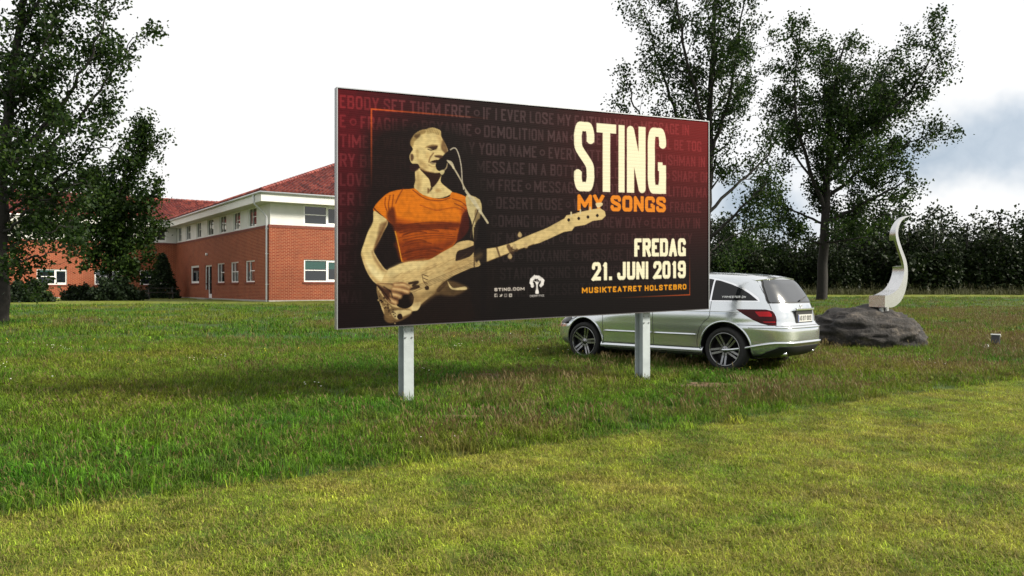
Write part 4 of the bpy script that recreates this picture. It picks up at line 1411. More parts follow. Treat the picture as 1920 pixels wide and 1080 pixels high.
wfL = wrap_fn(1)
arcs = np.concatenate([np.linspace(0, 1.25, 40)])
rim = [wfL(p, .745)[0] + wfL(p, .745)[1] * .004 for p in arcs]
full = [np.array((q[0], -q[1], q[2])) for q in rim[::-1]] + rim[1:]
strip('bumper_edge', full, .012, M['paint'], car)
rim = []
for p in np.linspace(0, 1.62, 46):
    z_ = .50 - .14 * sstep(.75, 1.62, p)
    q, n_ = wfL(p, z_); rim.append(q + n_ * .012)
full = [np.array((q[0], -q[1], q[2])) for q in rim[::-1]] + rim[1:]
strip('bumper_lip', full, .022, M['paint'], car)
patch('valance', dense([(.27, -.74, .74), (.36, -.76, .76), (.44, -.70, .70)]), rear_fn, .010, M['black'], car, 20)
for s in (1, -1):
    m = MB(); m.tube([(-2.20, s * .52, .315), (-2.39, s * .52, .32)], .036, 12)
    ex = m.build('exhaust', M['chrome'], car, True)
# --- number plate
pr, pn = rear_fn(0, .90)
xp = pr[0] - .012
m = MB(); m.box(xp - .004, xp + .03, -.31, .31, .815, 1.03); m.build('plate_recess', M['black'], car, bevel=.01)
m = MB(); m.box(xp - .03, xp + .02, -.33, .33, 1.02, 1.06); m.build('boot_handle', M['chrome'], car, bevel=.008)
m = MB(); m.box(xp - .016, xp - .006, -.26, .26, .835, .955)
pl = m.build('number_plate', M['plate'], car)


def flat_text(name, s, x0, y0, cw, h, gap, t, place, mat, parent):
    """real lettering as thin ribbons; place(u, v) maps text coordinates to a point"""
    V, F = [], []
    ls, tot = layout(s, cw, gap)
    k = 0
    for ch, x, w in ls:
        if ch == ' ': continue
        g = ARC[ch]
        if g == 'dot': g = [[(.4, 0), (.6, .06)]]
        if isinstance(g, str): continue
        for st in g:
            for (a, b) in zip(st[:-1], st[1:]):
                A = np.array((x0 + x + t / 2 + a[0] * (w - t), y0 + t / 2 + a[1] * (h - t))); B = np.array((x0 + x + t / 2 + b[0] * (w - t), y0 + t / 2 + b[1] * (h - t)))
                d = B - A; d /= np.linalg.norm(d) + 1e-9; n = np.array((-d[1], d[0])) * t / 2
                A = A - d * t * .35; B = B + d * t * .35
                base = len(V); k += 1
                for q in (A - n, B - n, B + n, A + n):
                    V.append(place(q[0], q[1], .00002 * (k % 9)))
                F.append((base, base + 1, base + 2, base + 3))
    return mobj(name, V, F, mat, parent)


# seen from behind, text runs from the car's left (+y) to its right (-y)
flat_text('lettering', 'AS 67 002', 0, 0, .045, .078, .014, .015, lambda u, v, e: (xp - .0175 - e, .22 - u, .857 + v), M['ink'], pl)
m = MB(); m.box(xp - .0172, xp - .016, .238, .258, .84, .95); m.build('blue_band', pmat('plate_blue', (.02, .05, .3), .4), pl)
fnL = left_fn(1)
# unreadable small white web address on the rear quarter glass
flat_text('window_lettering', 'VINMESTER.DK', 0, 0, .030, .034, .008, .007,
          lambda u, v, e: tuple(fnL(-1.42 - u, 1.225 + v)[0] + fnL(-1.42 - u, 1.225 + v)[1] * (.010 + e)), M['decal'], car)
# round badge
m = MB()
bz_, by_ = 1.095, 0
pb_, nb_ = rear_fn(0, 1.10)
th = np.linspace(0, 2 * np.pi, 25)
m.tube([(pb_[0] - .012, .034 * math.cos(q), 1.085 + .034 * math.sin(q)) for q in th], .005, 6, False)
for q in (90, 210, 330):
    m.tube([(pb_[0] - .014, 0, 1.085), (pb_[0] - .014, .034 * math.cos(R(q)), 1.085 + .034 * math.sin(R(q)))], [.006, .003], 6)
m.build('badge', M['zinc'], car, True)
# --- panel gaps on the sides and tailgate
M['gap'] = pmat('panel_gap', (.03, .03, .03), .7)


def seam(pts, w=.005, parent=None):
    m = MB(); m.tube(pts, w, 4); return m.build('panel_gap', M['gap'], parent or car)


for s in (1, -1):
    fn = left_fn(s)
    sp_ = lambda x, z, o=.0: fn(x, z)[0] + fn(x, z)[1] * o
    seam([sp_(-1.235 + .0 * z, z) for z in np.linspace(1.17, .95, 8)] + [sp_(x, z) for x, z in ((-1.23, .92), (-1.20, .88), (-1.12, .82), (-1.04, .72), (-1.0, .6), (-.98, .5), (-.98, .40))])
    seam([sp_(-.10, z) for z in np.linspace(1.17, .38, 20)])
    seam([sp_(1.02, z) for z in np.linspace(1.10, .38, 20)])
    seam([sp_(x, .38) for x in np.linspace(-1.0, 1.02, 20)])
    seam([sp_(x, .785) for x in np.linspace(-2.25, -1.68, 14)], .004)
    # door mouldings, side skirt, handles, arch lips
    for x0, x1 in ((-.96, -.13), (-.07, .98)):
        strip('door_moulding', [sp_(x, .60, .010) for x in np.linspace(x0, x1, 14)], .018, M['paint'], car)
    strip('shoulder_line', [sp_(x, 1.0 - .10 * sstep(-.6, 1.2, x), .002) for x in np.linspace(-1.95, 1.5, 40)], .007, M['paint'], car)
    V_, F_ = [], []
    for k, x in enumerate(np.linspace(-1.08, 1.08, 24)):
        y0_ = cside(x, .34)
        for dy, z_ in ((-.06, .40), (.0, .385), (.035, .335), (.03, .30), (-.10, .28)):
            V_.append((x, s * (y0_ + dy), z_))
    for k in range(23):
        for q in range(4):
            a = 5 * k + q
            F_.append((a, a + 1, a + 6, a + 5) if s > 0 else (a, a + 5, a + 6, a + 1))
    mobj('side_skirt', V_, F_, M['paint'], car, False)
    for x in (-.95, .12):
        m = MB(); m.tube([sp_(x, 1.04, .0), sp_(x + .02, 1.04, .03), sp_(x + .18, 1.045, .03), sp_(x + .20, 1.045, 0)], .014, 6)
        m.build('door_handle', M['chrome'], car, True)
    for wx in (-1.49, 1.49):
        pts = []
        for q in np.linspace(R(-12), R(192), 40):
            x, z = wx + .452 * math.cos(q), .385 + .452 * math.sin(q)
            pts.append((x, s * (cside(x, z) + .004), z))
        strip('wheel_arch', pts, .016, M['paint'], car)
    # mirror
    m = MB()
    y_ = cside(.85, 1.15)
    m.tube([(.80, s * y_, 1.14), (.80, s * (y_ + .10), 1.16)], .03, 8)
    m.box(.70, .86, s * (y_ + .17) - .085, s * (y_ + .17) + .085, 1.11, 1.25)
    m.build('mirror', M['paint'], car, bevel=.03)
seam([rear_fn(y, .775)[0] for y in np.linspace(-.74, .74, 20)])
for s in (1, -1):
    seam([wrap_fn(s)(p_, z_)[0] for z_, p_ in ((1.60, .64), (1.5, .70), (1.35, .745), (1.2, .765), (1.05, .77), (1.04, .77))])
# tailgate wiper and roof antenna
m = MB(); q0, n0 = rear_fn(0, 1.17); q1, n1 = rear_fn(-.36, 1.24)
m.tube([q0 + n0 * .02, (q0 + q1) / 2 + n0 * .035, q1 + n1 * .02], [.014, .008, .006], 6); m.build('rear_wiper', M['black'], car)
# --- wheels
def lathe(profile, n=48):
    V, F = [], []
    k = len(profile)
    for j in range(n):
        a = 2 * math.pi * j / n
        for r_, y in profile: V.append((r_ * math.cos(a), y, r_ * math.sin(a)))
    for j in range(n):
        for i in range(k - 1):
            F.append((j * k + i, ((j + 1) % n) * k + i, ((j + 1) % n) * k + i + 1, j * k + i + 1))
    return V, F


def mesh_only(name, V, F, mat, smooth=True):
    o = mobj(name, V, F, mat, None, smooth); me_ = o.data; bpy.data.objects.remove(o); return me_


tyre_me = mesh_only('tyre', *lathe([(.275, .10), (.285, .125), (.315, .135), (.345, .128), (.362, .11), (.370, .08), (.370, -.08), (.362, -.11), (.335, -.13), (.275, -.12)]), M['rubber'])
rim_me = mesh_only('rim', *lathe([(.270, .115), (.276, .128), (.262, .124), (.250, .10), (.235, .05), (.225, .0), (.10, -.01), (.0, -.01)]), M['alloy'])
lip_me = mesh_only('rim_lip', *lathe([(.282, .122), (.279, .131), (.268, .132), (.262, .124)]), M['alloy_face'])
hub_me = mesh_only('hub', *lathe([(.060, .05), (.058, .095), (.045, .105), (.035, .103), (.032, .110), (.0, .112)], 24), M['alloy_face'])
V, F = [], []
for s in (-1, 1):      # one spoke: two bars leaving the hub and spreading slightly
    pts = [(.045, .022 * s, .094), (.11, .027 * s, .096), (.19, .031 * s, .106), (.268, .036 * s, .118)]
    b0 = len(V)
    for (r_, t_, y) in pts:
        w_ = .023
        for dt, dy in ((-w_, -.03), (-w_ * .75, 0), (w_ * .75, 0), (w_, -.03)):
            V.append((r_, y + dy, t_ + dt))
    for i in range(3):
        for q in range(3):
            a = b0 + 4 * i + q; F.append((a, a + 4, a + 5, a + 1))
spoke_me = mesh_only('spoke', V, F, M['alloy_face'], False)
for wx in (-1.49, 1.49):
    for s in (1, -1):
        w_ = bpy.data.objects.new('wheel', tyre_me); col.objects.link(w_); w_.parent = car
        w_.location = (wx, s * .795, .370)
        w_.rotation_euler = (0, R(11 if wx < 0 else 40), 0) if s > 0 else (0, R(20), R(180))
        for nm, me_ in (('rim', rim_me), ('rim_lip', lip_me), ('hub', hub_me)):
            r_ = bpy.data.objects.new(nm, me_); col.objects.link(r_); r_.parent = w_
        for k in range(5):
            r_ = bpy.data.objects.new('spoke', spoke_me); col.objects.link(r_); r_.parent = w_
            r_.rotation_euler = (0, R(72 * k), 0)
m = MB(); m.box(-1.9, 1.9, -.55, .55, .21, .245); m.build('underbody', M['black'], car)

# ------------------------------------------------------------------ boulder and steel sculpture
M['rock'] = bpy.data.materials.new('granite'); M['rock'].use_nodes = True
t = M['rock'].node_tree; b = t.nodes['Principled BSDF']; tcn = nd(t, 'ShaderNodeTexCoord')
n1_ = noise(t, tcn.outputs['Object'], 3.2, 8.0, .7); n2_ = noise(t, tcn.outputs['Object'], 14.0, 6.0, .7)
c = ramp(t, n1_, [(.34, (.012, .011, .011)), (.54, (.042, .037, .034)), (.72, (.15, .125, .10))])
c = mixc(t, 1.0, c, ramp(t, n2_, [(.3, .6), (.7, 1.35)]), 'MULTIPLY')
lk(t, c, b.inputs['Base Color']); b.inputs['Roughness'].default_value = .85
bp = nd(t, 'ShaderNodeBump'); bp.inputs['Strength'].default_value = 1.0; bp.inputs['Distance'].default_value = .09
lk(t, n2_, bp.inputs['Height']); lk(t, bp.outputs[0], b.inputs['Normal'])
from mathutils import noise as mn


def boulder(name, loc, sx, sy, sz, seed, parent=None):
    bm = bmesh.new(); bmesh.ops.create_icosphere(bm, subdivisions=5, radius=1.0)
    for v in bm.verts:
        p = v.co.copy()
        q = Vector((p.x * 1.1 + seed, p.y * 1.1, p.z * 1.1))
        d = .22 * mn.noise(q * .9) + .13 * mn.noise(q * 2.1) + .09 * mn.hetero_terrain(q * 3.0, 1.0, 2.0, 4, .5) * .5
        rdg = abs(mn.noise(Vector((q.x * 2.0, q.y * 2.0, q.z * 6.0)))) * .17 + abs(mn.noise(Vector((q.x * 6.0 + 3, q.y * 6.0, q.z * 11.0)))) * .05
        # flattened faces like a split field stone
        f = 1.0
        for nx_, ny_, nz_, dd in ((.15, -.8, .45, .80), (-.75, -.2, .55, .85), (.8, -.1, .4, .86), (0, 0, 1, .80), (-.2, .9, .3, .85)):
            pr_ = p.x * nx_ + p.y * ny_ + p.z * nz_
            if pr_ > dd: f = min(f, .35 + .65 * dd / pr_)
        v.co = p * (f * (1 + d - rdg))
        v.co = Vector((v.co.x * sx, v.co.y * sy, v.co.z * sz))
    me_ = bpy.data.meshes.new(name); bm.to_mesh(me_); bm.free()
    me_.materials.append(M['rock'])
    for p_ in me_.polygons: p_.use_smooth = True
    o = bpy.data.objects.new(name, me_); col.objects.link(o); o.location = loc
    if parent: o.parent = parent
    return o


RX_, RY_ = 7.92, 17.9
bo = boulder('boulder', (RX_, RY_, float(gz(RX_, RY_)) + .29), 1.20, .85, .66, 3.7)
tag(bo, 'large grey-brown boulder carrying the curved steel sculpture', 'boulder')
M['steel'] = pmat('brushed_stainless', (.62, .62, .62), .24, metal=1.0, var=.05, vscale=9, bump=.05, bscale=60)
SCX, SCY = (1680 - 960) / 1500 * 17.55, 17.55
scu = empty('steel_sculpture', (SCX, SCY, 1.165), math.atan2(.35, .94))
tag(scu, 'tapering S-shaped stainless steel sculpture standing on the boulder', 'sculpture')
raw_ = [(1655, 565, 25), (1664, 565, 26), (1673, 563, 28), (1684, 556, 26), (1693, 545, 20), (1700, 528, 14), (1703, 508, 10), (1700, 489, 9), (1692, 470, 8), (1685, 452, 7.5), (1682, 438, 7), (1684, 425, 6.5), (1691, 413, 5.5), (1701, 406.5, 4), (1713, 403.5, 1.2)]
CP = np.array([((x - 1680) / 80.0, (540 - y) / 85.5 + 1.6 - 1.165, t_ / 85.5) for x, y, t_ in raw_]) * np.array((1, 1, .88))
CC = catmull(CP, 6)
T_ = np.gradient(CC[:, :2], axis=0); T_ /= np.linalg.norm(T_, axis=1, keepdims=True); N_ = np.stack([-T_[:, 1], T_[:, 0]], 1)


def band(name, i0, i1, width):
    """box-section ribbon between samples i0..i1; width(f) = depth away from the viewer's side plate"""
    V, F = [], []
    for i in range(i0, i1 + 1):
        f = (i - i0) / max(1, i1 - i0); w_ = width(f); h_ = CC[i, 2] / 2
        a_ = CC[i, :2] + N_[i] * h_; b_ = CC[i, :2] - N_[i] * h_
        V += [(a_[0], 0, a_[1]), (b_[0], 0, b_[1]), (b_[0], w_, b_[1]), (a_[0], w_, a_[1])]
    n = i1 - i0
    for k in range(n):
        for q in range(4):
            a = 4 * k + q; b_ = 4 * k + (q + 1) % 4
            F.append((a, b_, b_ + 4, a + 4))
    F += [(0, 3, 2, 1), (4 * n, 4 * n + 1, 4 * n + 2, 4 * n + 3)]
    return mobj(name, V, F, M['steel'], scu, False)


i1 = int(np.argmin(np.abs(CC[:, 1] - ((540 - 500) / 85.5 + .435)))); i2 = int(np.argmin(np.abs(CC[:, 1] - ((540 - 449) / 85.5 + .435))))
band('seat_curve', 0, i1, lambda f: .46 - .14 * f)
band('stem', i1, i2, lambda f: .07)
band('crest', i2, len(CC) - 1, lambda f: .20 - .17 * f)
m = MB(); m.tube([(-.17, .25, .12), (-.17, .25, -.25)], .05, 8); m.tube([(-.02, .25, .12), (-.02, .25, -.25)], .05, 8); m.build('mounting_pin', M['zinc'], scu)
# seam on the base block
m = MB(); m.box(-.245, -.241, -.004, .0, .28, .54); m.build('weld_seam', M['zinc'], scu)

# ------------------------------------------------------------------ garden floodlight in the grass
FX, FY = 10.12, 16.75
fl = empty('floodlight', (FX, FY, float(gz(FX, FY))), R(-35))
tag(fl, 'small dark garden floodlight with white rim standing in the grass', 'floodlight')


def tilt_box(mb, x0, x1, y0, y1, z0, z1, ang, piv):
    b = MB().box(x0, x1, y0, y1, z0, z1)
    ca_, sa_ = math.cos(ang), math.sin(ang)
    v = [(x, piv[0] + (y - piv[0]) * ca_ - (z - piv[1]) * sa_, piv[1] + (y - piv[0]) * sa_ + (z - piv[1]) * ca_) for x, y, z in b.v]
    mb.add(v, b.f)


m = MB(); tilt_box(m, -.075, .085, -.05, .06, .10, .29, R(-22), (0, .18)); m.build('housing', M['black'], fl, bevel=.012)
m = MB(); tilt_box(m, -.085, .095, -.065, .075, .285, .31, R(-22), (0, .18)); m.build('visor', M['frame'], fl, bevel=.006)
m = MB(); m.tube([(0, .02, .14), (0, .02, -.1)], .022, 8); m.build('stake', M['black'], fl)
m = MB()
for i_, (r_, z_) in enumerate(((.0, .0), (.04, .01), (.055, .05), (.04, .085), (.0, .095))): pass
V, F = lathe([(.0, .10), (.03, .095), (.05, .07), (.055, .045), (.045, .015), (.02, .0)], 16)
mobj('cap_lamp', [(x - .15, z - .08, y) for x, y, z in V], F, M['frame'], fl, True)

# ------------------------------------------------------------------ trees and shrubs
def leaf_mat(name, dark, mid, light, trans=0.35):
    m = bpy.data.materials.new(name); m.use_nodes = True
    t = m.node_tree; b = t.nodes['Principled BSDF']
    at = nd(t, 'ShaderNodeAttribute', attribute_name='tint')
    sp = nd(t, 'ShaderNodeSeparateColor'); lk(t, at.outputs['Color'], sp.inputs[0])
    c = ramp(t, sp.outputs[0], [(0.0, dark), (0.55, mid), (1.0, light)])
    lk(t, c, b.inputs['Base Color'])
    b.inputs['Roughness'].default_value = .5; b.inputs['Specular IOR Level'].default_value = .15
    tr = nd(t, 'ShaderNodeBsdfTranslucent'); lk(t, c, tr.inputs[0])
    mx = nd(t, 'ShaderNodeMixShader'); mx.inputs[0].default_value = trans
    lk(t, b.outputs[0], mx.inputs[1]); lk(t, tr.outputs[0], mx.inputs[2]); lk(t, mx.outputs[0], t.nodes['Material Output'].inputs[0])
    return m


M['leaf'] = leaf_mat('poplar_leaves', (.005, .013, .003), (.014, .033, .006), (.045, .078, .012), .40)
M['leaf2'] = leaf_mat('hedge_leaves', (.005, .010, .003), (.011, .021, .006), (.026, .040, .010), .2)
M['leaf3'] = leaf_mat('evergreen_leaves', (.007, .013, .007), (.015, .027, .011), (.028, .045, .016), .15)
M['bark'] = pmat('bark', (.014, .012, .010), .9, var=.4, vscale=9, bump=.6, bscale=25)


def fast_mesh(name, V, F4, mat, tint=None):
    me_ = bpy.data.meshes.new(name)
    V = np.asarray(V, np.float32); F4 = np.asarray(F4, np.int32)
    k = F4.shape[1]
    me_.vertices.add(len(V)); me_.vertices.foreach_set('co', V.ravel())
    me_.loops.add(F4.size); me_.loops.foreach_set('vertex_index', F4.ravel())
    me_.polygons.add(len(F4)); me_.polygons.foreach_set('loop_start', np.arange(0, F4.size, k, dtype=np.int32))
    me_.update(calc_edges=True)
    if mat: me_.materials.append(mat)
    if tint is not None:
        a_ = me_.color_attributes.new('tint', 'FLOAT_COLOR', 'POINT')
        a_.data.foreach_set('color', np.asarray(tint, np.float32).ravel())
    return me_


def link(name, me_, parent=None):
    o = bpy.data.objects.new(name, me_); col.objects.link(o)
    if parent is not None: o.parent = parent
    return o


def leaves(P, size, g, elong=1.35, clump=None):
    """one small folded leaf face at each point"""
    n = len(P)
    d = g.normal(size=(n, 3)); d /= np.linalg.norm(d, axis=1, keepdims=True)
    d[:, 2] -= .25; d /= np.linalg.norm(d, axis=1, keepdims=True)
    q = g.normal(size=(n, 3)); s = np.cross(d, q); s /= np.linalg.norm(s, axis=1, keepdims=True) + 1e-9
    L = size * (.65 + .7 * g.random(n))[:, None]
    W = L / elong * .5
    V = np.empty((n, 4, 3))
    V[:, 0] = P; V[:, 1] = P + d * L * .5 + s * W; V[:, 2] = P + d * L; V[:, 3] = P + d * L * .5 - s * W
    F = np.arange(4 * n).reshape(n, 4)
    tv = g.random(n) * .75 + (g.random(n) if clump is None else clump) * .35
    T = np.zeros((n, 4, 4)); T[:, :, 0] = np.clip(tv, 0, 1)[:, None]; T[:, :, 3] = 1
    return V.reshape(-1, 3), F, T.reshape(-1, 4)


def grow(limbs, g, sec_len=1.8, sec_per_m=2.0, twig_len=.7, twig_per_m=4.5, leaves_per_twig=26, leaf=.15, spread=.16, start=.25, up=.35, flat=1.0):
    """limbs: list of (points, r0, r1, bare fraction). Returns wood mesh arrays and leaf points"""
    wv, wf = [], []

    def tube(pts, r0, r1, n):
        rads = np.linspace(r0, r1, len(pts))
        v, f = tube_arrays(pts, rads, n, False)
        b = len(wv); wv.extend(v); wf.extend([tuple(i + b for i in q) for q in f])
    lp, lc = [], []
    for pts, r0, r1, bare in limbs:
        C_ = catmull(pts, 6)
        C_[1:-1] += g.normal(0, .04, (len(C_) - 2, 3))
        tube(C_, r0, r1, 8)
        seg = np.linalg.norm(np.diff(C_, axis=0), axis=1); D = np.concatenate([[0], np.cumsum(seg)]); L = D[-1]
        ns = max(2, int(L * (1 - bare) * sec_per_m))
        for k in range(ns):
            f = bare + (1 - bare) * (k + g.random()) / ns
            p = np.array([np.interp(f * L, D, C_[:, i]) for i in range(3)])
            j = min(len(C_) - 2, np.searchsorted(D, f * L) - 1); j = max(j, 0)
            tg = C_[j + 1] - C_[j]; tg /= np.linalg.norm(tg)
            d = g.normal(size=3); d -= tg * (d @ tg); d /= np.linalg.norm(d)
            d = d * (.75 + .3 * g.random()) + tg * .55 + np.array((0, 0, up)); d[1] *= flat; d /= np.linalg.norm(d)
            ln = sec_len * (1.1 - .65 * f) * (.55 + .75 * g.random())
            q = p + d * ln * .5 + g.normal(0, .06, 3) * ln; e = p + d * ln + np.array((0, 0, .12 * ln)) + g.normal(0, .08, 3) * ln
            S = catmull([p, q, e], 4)
            rb = max(.012, (r0 + (r1 - r0) * f) * .38)
            tube(S, rb, .006, 5)
            nt = max(2, int(ln * twig_per_m))
            shade = g.random()
            for _ in range(nt):
                a = .2 + .8 * g.random()
                i0 = min(len(S) - 2, int(a * (len(S) - 1)))
                tp = S[i0] + (S[i0 + 1] - S[i0]) * g.random()
                td = g.normal(size=3); td += d * .8 + np.array((0, 0, .25)); td /= np.linalg.norm(td)
                tl = twig_len * (.5 + .9 * g.random())
                te = tp + td * tl
                tube(np.array([tp, te]), .007, .003, 3)
                m_ = int(leaves_per_twig * (.5 + g.random()))
                u = .15 + .95 * g.random(m_)[:, None] ** .8
                lp.append(tp + (te - tp) * u + g.normal(0, spread, (m_, 3)))
                lc.append(np.full(m_, .5 * shade + .5 * g.random()))
    return wv, wf, np.vstack(lp), np.concatenate(lc)


def pix(x, y, d, dy=0.0):
    """measured direction and distance -> place in the world"""
    Y = d + dy
    return np.array(((x - 960) / 1500 * Y, Y, 1.6 + (540 - y) / 1500 * Y))


def tree(name, label, limbs, seed, leafmat, group=None, **kw):
    g = np.random.default_rng(seed)
    root = limbs[0][0][0]
    o = empty(name, tuple(float(v) for v in root))
    tag(o, label, 'tree', group)
    lim = [(np.array(p) - root, a, b, c) for p, a, b, c in limbs]
    wv, wf, lp, lc = grow(lim, g, **{k: v for k, v in kw.items()})
    wm = bpy.data.meshes.new('trunk'); wm.from_pydata([tuple(v) for v in wv], [], wf); wm.materials.append(M['bark'])
    for p_ in wm.polygons: p_.use_smooth = True
    link('trunk', wm, o)
    V, F, T = leaves(lp, kw.get('leaf', .15), g, clump=lc)
    c_ = link('crown', fast_mesh('crown', V, F, leafmat, T), o); c_['kind'] = 'stuff'
    return o


def limb(d, pts, r0, r1, bare=.3):
    return (np.array([pix(x, y, d, e) for x, y, e in pts]), r0, r1, bare)


def ground_at(x, d):
    X = (x - 960) / 1500 * d
    return np.array((X, d, float(gz(X, d)) - .1))


def rooted(d, x0, pts, r0, r1, bare=.3):
    P = np.vstack([[ground_at(x0, d)], [pix(x, y, d, e) for x, y, e in pts]])
    return (P, r0, r1, bare)


# tall tree behind the board's right edge
D1 = 40.0
tree('tall_tree', 'tallest slender leafy tree rising behind the right end of the billboard',
     [rooted(D1, 1322, [(1326, 430, 0), (1330, 280, 0), (1334, 120, .2), (1345, -30, 0), (1350, -130, 0)], .26, .04, .28),
      limb(D1, [(1330, 300, 0), (1365, 190, -.5), (1385, 70, -1), (1400, -40, -1)], .11, .02, .15),
      limb(D1, [(1328, 330, 0), (1270, 220, .6), (1235, 110, 1), (1205, 10, 1.2)], .12, .02, .2),
      limb(D1, [(1327, 370, 0), (1240, 290, -.8), (1195, 210, -1.2), (1175, 150, -1.5)], .10, .02, .25),
      limb(D1, [(1330, 260, 0), (1290, 120, -1.2), (1270, 0, -1.8), (1250, -80, -1.5)], .10, .02, .1),
      limb(D1, [(1327, 400, 0), (1400, 330, .5), (1440, 290, .8), (1465, 250, 1)], .09, .015, .3),
      limb(D1, [(1327, 450, 0), (1390, 390, -.8), (1430, 350, -1.2), (1440, 335, -1.4)], .08, .015, .25),
      limb(D1, [(1327, 470, 0), (1380, 440, .8), (1425, 420, 1)], .06, .012, .2),
      limb(D1, [(1326, 480, 0), (1360, 470, -1), (1400, 468, -1.5)], .05, .012, .2),
      limb(D1, [(1332, 220, 0), (1380, 150, 1.5), (1420, 90, 2)], .07, .012, .25),
      limb(D1, [(1333, 200, 0), (1340, 90, -1.8), (1320, -20, -2)], .07, .012, .2),
      limb(D1, [(1326, 420, 0), (1230, 380, .8), (1170, 330, 1), (1160, 290, 1)], .08, .015, .3)],
     21, M['leaf'], sec_len=2.1, sec_per_m=2.1, twig_per_m=5.0, leaves_per_twig=34, leaf=.135, spread=.19)
# spreading tree to the right
D2 = 46.5
tree('spreading_tree', 'broad flat-topped leafy tree with thick trunk between the car and the sculpture',
     [rooted(D2, 1540, [(1545, 430, 0), (1553, 300, 0), (1563, 180, 0), (1585, 75, 0)], .32, .04, .3),
      limb(D2, [(1548, 400, 0), (1512, 300, -.6), (1490, 190, -1), (1500, 60, -1)], .14, .02, .25),
      limb(D2, [(1552, 330, 0), (1610, 230, 1), (1650, 150, 1.4), (1680, 95, 1.2)], .15, .02, .15),
      limb(D2, [(1553, 310, 0), (1640, 240, -.8), (1720, 150, -1.3), (1772, 62, -1.5)], .14, .02, .15),
      limb(D2, [(1549, 370, 0), (1630, 310, .6), (1700, 270, 1), (1758, 245, 1.2)], .12, .015, .15),
      limb(D2, [(1547, 420, 0), (1620, 380, -1), (1680, 350, -1.5), (1718, 325, -1.5)], .12, .015, .15),
      limb(D2, [(1545, 440, 0), (1600, 420, 1), (1660, 400, 1.5), (1700, 385, 1.5)], .08, .012, .2),
      limb(D2, [(1546, 420, 0), (1480, 390, .8), (1440, 360, 1)], .08, .012, .3),
      limb(D2, [(1549, 370, 0), (1485, 280, 1.2), (1455, 190, 1.6)], .09, .012, .3),
      limb(D2, [(1544, 460, 0), (1480, 440, -1), (1445, 420, -1.2)], .07, .012, .3),
      limb(D2, [(1553, 310, 0), (1590, 200, -1.8), (1620, 120, -2)], .1, .012, .15),
      limb(D2, [(1550, 350, 0), (1590, 300, -2.2), (1640, 270, -3)], .09, .012, .15),
      limb(D2, [(1556, 260, 0), (1545, 170, 1.5), (1555, 90, 1.8)], .08, .012, .15),
      limb(D2, [(1552, 330, 0), (1650, 200, 1.8), (1735, 195, 2.2)], .09, .012, .3),
      limb(D2, [(1544, 455, 0), (1590, 450, -1.5), (1640, 440, -2)], .07, .012, .2)],
     33, M['leaf'], sec_len=2.0, sec_per_m=2.5, twig_per_m=5.4, leaves_per_twig=36, leaf=.155, spread=.20)
# left tree
D3 = 25.0
tree('leafy_tree', 'tall tree with long slanting boughs at the left edge in front of the building',
     [rooted(D3, 2, [(0, 470, 0), (5, 330, 0), (15, 200, 0), (35, 60, 0), (60, -90, 0), (70, -230, 0)], .27, .04, .3),
      limb(D3, [(8, 330, 0), (70, 250, -.3), (140, 160, -.5), (185, 70, -.6), (215, 0, -.6)], .085, .012, .25),
      limb(D3, [(5, 380, 0), (90, 280, .4), (160, 210, .6), (215, 130, .8), (250, 70, .8)], .085, .012, .3),
      limb(D3, [(5, 400, 0), (80, 360, -.5), (150, 300, -.8), (215, 270, -1)], .06, .01, .35),
      limb(D3, [(20, 170, 0), (90, 60, .5), (140, -30, .8)], .07, .01, .15),
      limb(D3, [(10, 260, 0), (-60, 160, .3), (-130, 60, .4)], .08, .01, .2),
      limb(D3, [(5, 350, 0), (-80, 280, -.5), (-170, 220, -.8)], .08, .01, .2),
      limb(D3, [(2, 440, 0), (50, 400, -.7), (110, 360, -1), (160, 335, -1.2)], .05, .01, .2),
      limb(D3, [(2, 470, 0), (50, 450, .5), (100, 430, .8), (140, 425, 1)], .045, .01, .15),
      limb(D3, [(2, 500, 0), (40, 485, -.4), (80, 480, -.7), (120, 470, -.8)], .04, .01, .1),
      limb(D3, [(4, 420, 0), (50, 385, 1.2), (100, 372, 1.8), (130, 380, 2)], .045, .01, .1),
      limb(D3, [(3, 460, 0), (40, 430, 1.4), (90, 420, 2), (135, 400, 2.2)], .045, .01, .1),
      limb(D3, [(2, 450, 0), (-60, 420, .5), (-120, 400, .8)], .05, .01, .15),
      limb(D3, [(15, 210, 0), (70, 130, -1), (100, 50, -1.4)], .06, .01, .2),
      limb(D3, [(10, 300, 0), (60, 230, 1.2), (80, 150, 1.6)], .06, .01, .2),
      limb(D3, [(35, 60, 0), (110, -60, -.4), (150, -140, -.6)], .06, .01, .1),
      limb(D3, [(4, 330, 0), (40, 300, -1.4), (90, 290, -1.8)], .05, .01, .1)],
     45, M['leaf'], sec_len=1.45, sec_per_m=3.0, twig_len=.5, twig_per_m=5.2, leaves_per_twig=42, leaf=.118, spread=.15)
